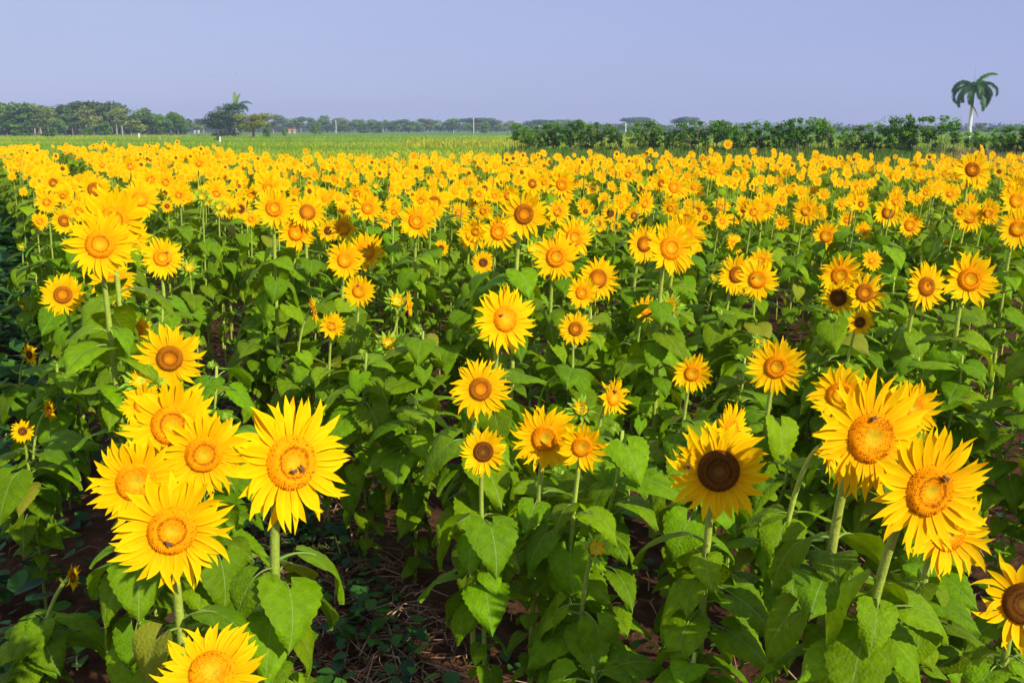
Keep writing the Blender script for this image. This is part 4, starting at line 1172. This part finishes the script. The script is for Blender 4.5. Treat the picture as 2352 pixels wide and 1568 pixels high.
# ------------------------------------------------------------------ small far things
def boxv(mb, c, s, col, mat=0, tap=1.0):
    x, y, z = c; a, b, h = s[0] / 2, s[1] / 2, s[2]
    V = [(x - a, y - b, z), (x + a, y - b, z), (x + a, y + b, z), (x - a, y + b, z)] + [(x - a * tap, y - b * tap, z + h), (x + a * tap, y - b * tap, z + h), (x + a * tap, y + b * tap, z + h), (x - a * tap, y + b * tap, z + h)]
    mb.add(V, [(3, 2, 1, 0), (4, 5, 6, 7), (0, 1, 5, 4), (1, 2, 6, 5), (2, 3, 7, 6), (3, 0, 4, 7)], col, mat=mat)
def post(x, z, hh, w, label):
    mb = MB(); boxv(mb, (0, 0, -.1), (w, w, hh), (.8, .78, .74)); boxv(mb, (0, 0, hh - .1), (w, w, w * .5), (.8, .78, .74), tap=.3)
    o = link('marker_post', mb.mesh('marker_post', [M_PLAIN], False), loc=((x - 1176) / FPX * (z * math.cos(PITCH) + .4), z, 0)); tag(o, label, 'post', 'white marker posts in the meadow')
post(506, 150, .95, .2, 'white marker post in the meadow beside a low yellowish shrub')
post(320, 240, 1.1, .3, 'small white marker post on the far meadow, left of the young tree')
def pole(x, z, top, label):
    root = empty('utility_pole', ((x - 1176) / FPX * z * math.cos(PITCH), z, 0)); h_ = zat(top, z)
    mb = MB(); tube(mb, [(0, 0, 0), (0, 0, h_)], [.24, .15], 8, (.62, .60, .56)); link('pole', mb.mesh('pole', [M_PLAIN]), root)
    mb = MB(); boxv(mb, (0, 0, h_ - .7), (1.9, .14, .14), (.4, .36, .3)); link('crossarm', mb.mesh('crossarm', [M_PLAIN], False), root)
    tag(root, label, 'utility pole', 'distant utility poles')
pole(1088, 520, 270, 'thin pale utility pole in front of the skyline trees near centre')
pole(1437, 300, 283, 'thin pale utility pole rising behind a gap in the hedge')
pole(772, 560, 276, 'thin pale utility pole among the distant trees left of centre')
def house(x, z, w, hh, wallc, roofc, label):
    root = empty('farm_house', ((x - 1176) / FPX * z * math.cos(PITCH), z, 0), .2)
    mb = MB(); boxv(mb, (0, 0, 0), (w, w * .7, hh), wallc); link('wall', mb.mesh('wall', [M_PLAIN], False), root)
    mb = MB(); a, b = w * .56, w * .42
    mb.add([(-a, -b, hh), (a, -b, hh), (a, b, hh), (-a, b, hh), (-a, 0, hh + w * .26), (a, 0, hh + w * .26)], [(0, 1, 5, 4), (2, 3, 4, 5), (3, 2, 1, 0)], roofc)
    mb.f.append(np.array([[0, 4, 3, -1], [1, 2, 5, -1]])); mb.m.append(np.zeros(2, int)); link('roof', mb.mesh('roof', [M_PLAIN], False), root)
    mb = MB(); boxv(mb, (0, -w * .35 - .03, 0), (.9, .06, 2), (.12, .08, .05)); link('door', mb.mesh('door', [M_PLAIN], False), root)
    tag(root, label, 'house')
house(671, 520, 3.6, 1.3, (.5, .42, .33), (.50, .22, .12), 'tiny house with terracotta roof before the distant trees')
house(452, 520, 2.6, .9, (.5, .48, .44), (.6, .58, .55), 'tiny pale shed left of the big dark tree')

def bird(x, y, z, span, rot, label):
    c = px(x, y, z); root = empty('bird', c, rot)
    mb = MB(); s = span
    tube(mb, [(0, -.24 * s, 0), (0, -.16 * s, .01 * s), (0, -.02 * s, .015 * s), (0, .14 * s, 0), (0, .30 * s, -.01 * s)], [.012 * s, .04 * s, .062 * s, .04 * s, .022 * s], 8, (.05, .05, .05))
    link('body', mb.mesh('body', [M_PLAIN]), root)
    for sd in (-1, 1):
        mb = MB(); mb.add([(sd * .03 * s, -.10 * s, .02 * s), (sd * .03 * s, .10 * s, .02 * s), (sd * .27 * s, .05 * s, .12 * s), (sd * .26 * s, -.10 * s, .12 * s), (sd * .5 * s, .10 * s, .05 * s)],
                          [(0, 1, 2, 3)], (.06, .06, .06)); mb.f.append(np.array([[3, 2, 4, -1]])); mb.m.append(np.zeros(1, int))
        link('wing', mb.mesh('wing', [M_PLAIN], False), root)
    tag(root, label, 'bird', 'birds in the sky')
bird(541, 170, 120, .42, .8, 'small dark bird in flight above the palm on the left, upper right one of two')
bird(490, 177, 130, .38, 2.2, 'small bird in flight, lower left one of two above the left palm')
bird(637, 94, 170, .42, 1.5, 'tiny bird flying highest in the sky')
bird(2330, 204, 170, .28, .4, 'tiny bird in the sky right of the lone palm')

# ------------------------------------------------------------------ bees
def bee_meshes():
    b = MB(); ys = [-.010, -.0085, -.0065, -.0045, -.0025, -.0005, .001, .0035, .005, .0062, .0078]
    rs = [.0004, .0016, .0024, .0027, .0025, .0014, .0022, .0024, .0012, .0018, .0010]
    cs = [(.03, .02, .01), (.03, .02, .01), (.28, .13, .02), (.03, .02, .01), (.30, .14, .02), (.05, .03, .01), (.16, .09, .03), (.14, .08, .03), (.03, .02, .01), (.03, .02, .01), (.02, .015, .01)]
    tube(b, [(0, y, .003) for y in ys], rs, 9, cs)
    for sd in (-1, 1):
        for k in range(3):
            tube(b, [(sd * .0015, .001 + k * .0016, .002), (sd * .0045, .001 + k * .0022, .0022), (sd * .0062, .001 + k * .003, 0)], .0003, 3, (.03, .02, .01))
    w = MB(); w.add([(.001, .002, .0052), (.003, .001, .0060), (.0050, -.006, .0056), (.0032, -.0078, .0056), (.0015, -.004, .0054)], [(0, 1, 2, 3)], (.20, .16, .12))
    w.f.append(np.array([[0, 3, 4, -1]])); w.m.append(np.zeros(1, int))
    w2 = MB(); V, F, C, U, M_ = w.arrays(); V = V.copy(); V[:, 0] *= -1; w2.v = [V]; w2.f = [F]; w2.c = [C]; w2.u = [U]; w2.m = [M_]; w2.n = len(V)
    return b.mesh('body', [M_PLAIN]), w.mesh('wing', [M_WING], False), w2.mesh('wing', [M_WING], False)
BB = bee_meshes()
bees = [(0, 672, 1082, 1.4, 'honey bee nearer the centre of the broad two-bee sunflower'), (0, 692, 1074, .4, 'honey bee nearer the right rim of the broad two-bee sunflower'),
        (1, 386, 1247, 1.0, 'honey bee low on the disc of the lowest left-cluster sunflower'), (9, 2004, 962, 2.4, 'honey bee at the top of the big dotted disc in the right cluster'),
        (10, 2170, 1097, .8, 'honey bee at the upper right rim of the round-faced right-cluster sunflower'), (7, 1573, 1067, 1.6, 'honey bee on the left petals of the dark shaded sunflower'),
        (41, 266, 641, .3, 'honey bee on the bloom under the upper left cluster'), (43, 384, 580, 1.2, 'upper bee on the oval-disced sunflower at left'), (43, 386, 604, 2.0, 'lower bee on the oval-disced sunflower at left'),
        (20, 1411, 898, .8, 'bee on the small sunflower with right-swept petals'), (21, 1150, 724, 1.6, 'bee on the tall central sunflower'),
        (38, 2136, 652, .4, 'bee on the brown-rimmed sunflower at right'), (30, 1731, 638, 2.0, 'bee on the front sunflower of three'), (55, 822, 655, 1.1, 'bee on the small left-of-centre sunflower')]
for k_, x, y, a, lab in bees:
    pl = plants[k_]; P0 = pl['P'] + pl['n'] * pl['S'] / 2 * .15; C0 = Vector((0, 0, H)); d = (px(x, y, 1) - C0)
    t = (P0 - C0).dot(pl['n']) / d.dot(pl['n']); hit = C0 + d * t
    if k_ == 7: hit += pl['n'] * .03
    q = pl['n'].to_track_quat('Z', 'Y') @ Quaternion((0, 0, 1), a)
    root = empty('honey_bee', hit); root.rotation_mode = 'QUATERNION'; root.rotation_quaternion = q; root.scale = (1.05,) * 3
    link('body', BB[0], root); link('wing', BB[1], root); link('wing', BB[2], root)
    tag(root, lab, 'bee', 'bees on the sunflowers')

# ------------------------------------------------------------------ labels of the sunflowers
lm = [p for p in plants if p['nm']]
SH = {  # short names used as reference in neighbours' labels
 0: 'the broad two-bee sunflower', 1: 'the lowest left-cluster sunflower', 5: 'the tan-centred sunflower', 7: 'the large dark-disced sunflower', 10: 'the round-faced right sunflower',
 16: 'the ragged brown-centred sunflower', 19: 'the lower-centre side-by-side pair', 21: 'the tall central sunflower', 24: 'the dark-eyed sunflower', 25: 'the evenly round sunflower', 26: 'the lone short-petalled sunflower',
 27: 'the sparse pointed-petal sunflower', 28: 'the misshapen half-opened sunflower', 30: 'the front bloom of three', 34: 'the brown bloom of four', 38: 'the brown-rimmed sunflower', 39: 'the tall right-edge sunflower',
 40: 'the largest upper-left sunflower', 42: 'the sparse path-side sunflower', 43: 'the oval-disced left sunflower', 46: 'the side-on path sunflower', 52: 'the bud on a tall bare stem', 58: 'the leaning pair', 62: 'the tilted trio leader', 66: 'the very wide brown-ringed sunflower',
 69: 'the lone round tall-stemmed sunflower', 71: 'the left middle group\'s largest sunflower', 85: 'the sunflower under the palm', 86: 'the right-edge pair'}
refs = [(plants[i]['x'], plants[i]['y'], n_) for i, n_ in SH.items()]
seen = {}
for i, p in enumerate(plants):
    kd = p['kind']
    if p['nm']:
        lab = p['nm']
    else:
        ref = min(refs, key=lambda q_: (q_[0] - p['x']) ** 2 + ((q_[1] - p['y']) * 1.3) ** 2)
        dx, dy = p['x'] - ref[0], p['y'] - ref[1]
        a = math.degrees(math.atan2(-dy, dx)) % 360
        pos = ['right of', 'upper right of', 'above', 'upper left of', 'left of', 'lower left of', 'below', 'lower right of'][int((a + 22.5) // 45) % 8]
        what = {'o': 'orange-disced sunflower', 'b': 'brown-ringed sunflower', 'd': 'dark-disced sunflower', 'u': 'sunflower', 'B': 'unopened green sunflower bud', 'N': 'bloomless leafy sunflower plant'}[kd]
        size = '' if kd in 'BN' else ('medium ' if p['D'] > 55 else ('small ' if p['D'] > 36 else 'tiny '))
        core = (size + what, pos, ref[2]); seen.setdefault(core, []).append((math.hypot(dx, dy), i)); continue
    tag(p['o'], lab, 'sunflower', 'sunflowers standing in the field')
for (what, pos, rn), L_ in seen.items():
    L_.sort()
    for j, (_, i) in enumerate(L_):
        kd = plants[i]['kind']
        pre = '' if len(L_) == 1 else (('nearest ' if j == 0 else (ORD + ['twenty-%s' % q for q in ORD[:9]] + ['thirtieth'] + ['thirty-%s' % q for q in ORD[:9]] + ['fortieth'] + ['forty-%s' % q for q in ORD[:9]])[j] + ' nearest '))
        tag(plants[i]['o'], pre + what + ' ' + pos + ' ' + rn, 'sunflower', 'young bloomless sunflower plants' if kd == 'N' else 'sunflowers standing in the field')

# ------------------------------------------------------------------ haze
mb = MB(); boxv(mb, (0, 480, -1.2), (1700, 1100, 24.2), (1, 1, 1))
hm = bpy.data.materials.new('haze'); hm.use_nodes = True; ht = hm.node_tree
for n in list(ht.nodes): ht.nodes.remove(n)
ho = ht.nodes.new("ShaderNodeOutputMaterial"); hv = ht.nodes.new("ShaderNodeVolumePrincipled")
hv.inputs['Color'].default_value = (.62, .70, 1.0, 1); hv.inputs['Density'].default_value = 0.00042; hv.inputs['Anisotropy'].default_value = 0.1
ht.links.new(hv.outputs[0], ho.inputs['Volume'])
tag(link('haze', mb.mesh('haze', [hm], False)), 'thin bluish morning haze over the plain', kind='stuff')
for o in bpy.data.objects:
    if o.name.startswith('haze'): o.visible_shadow = True
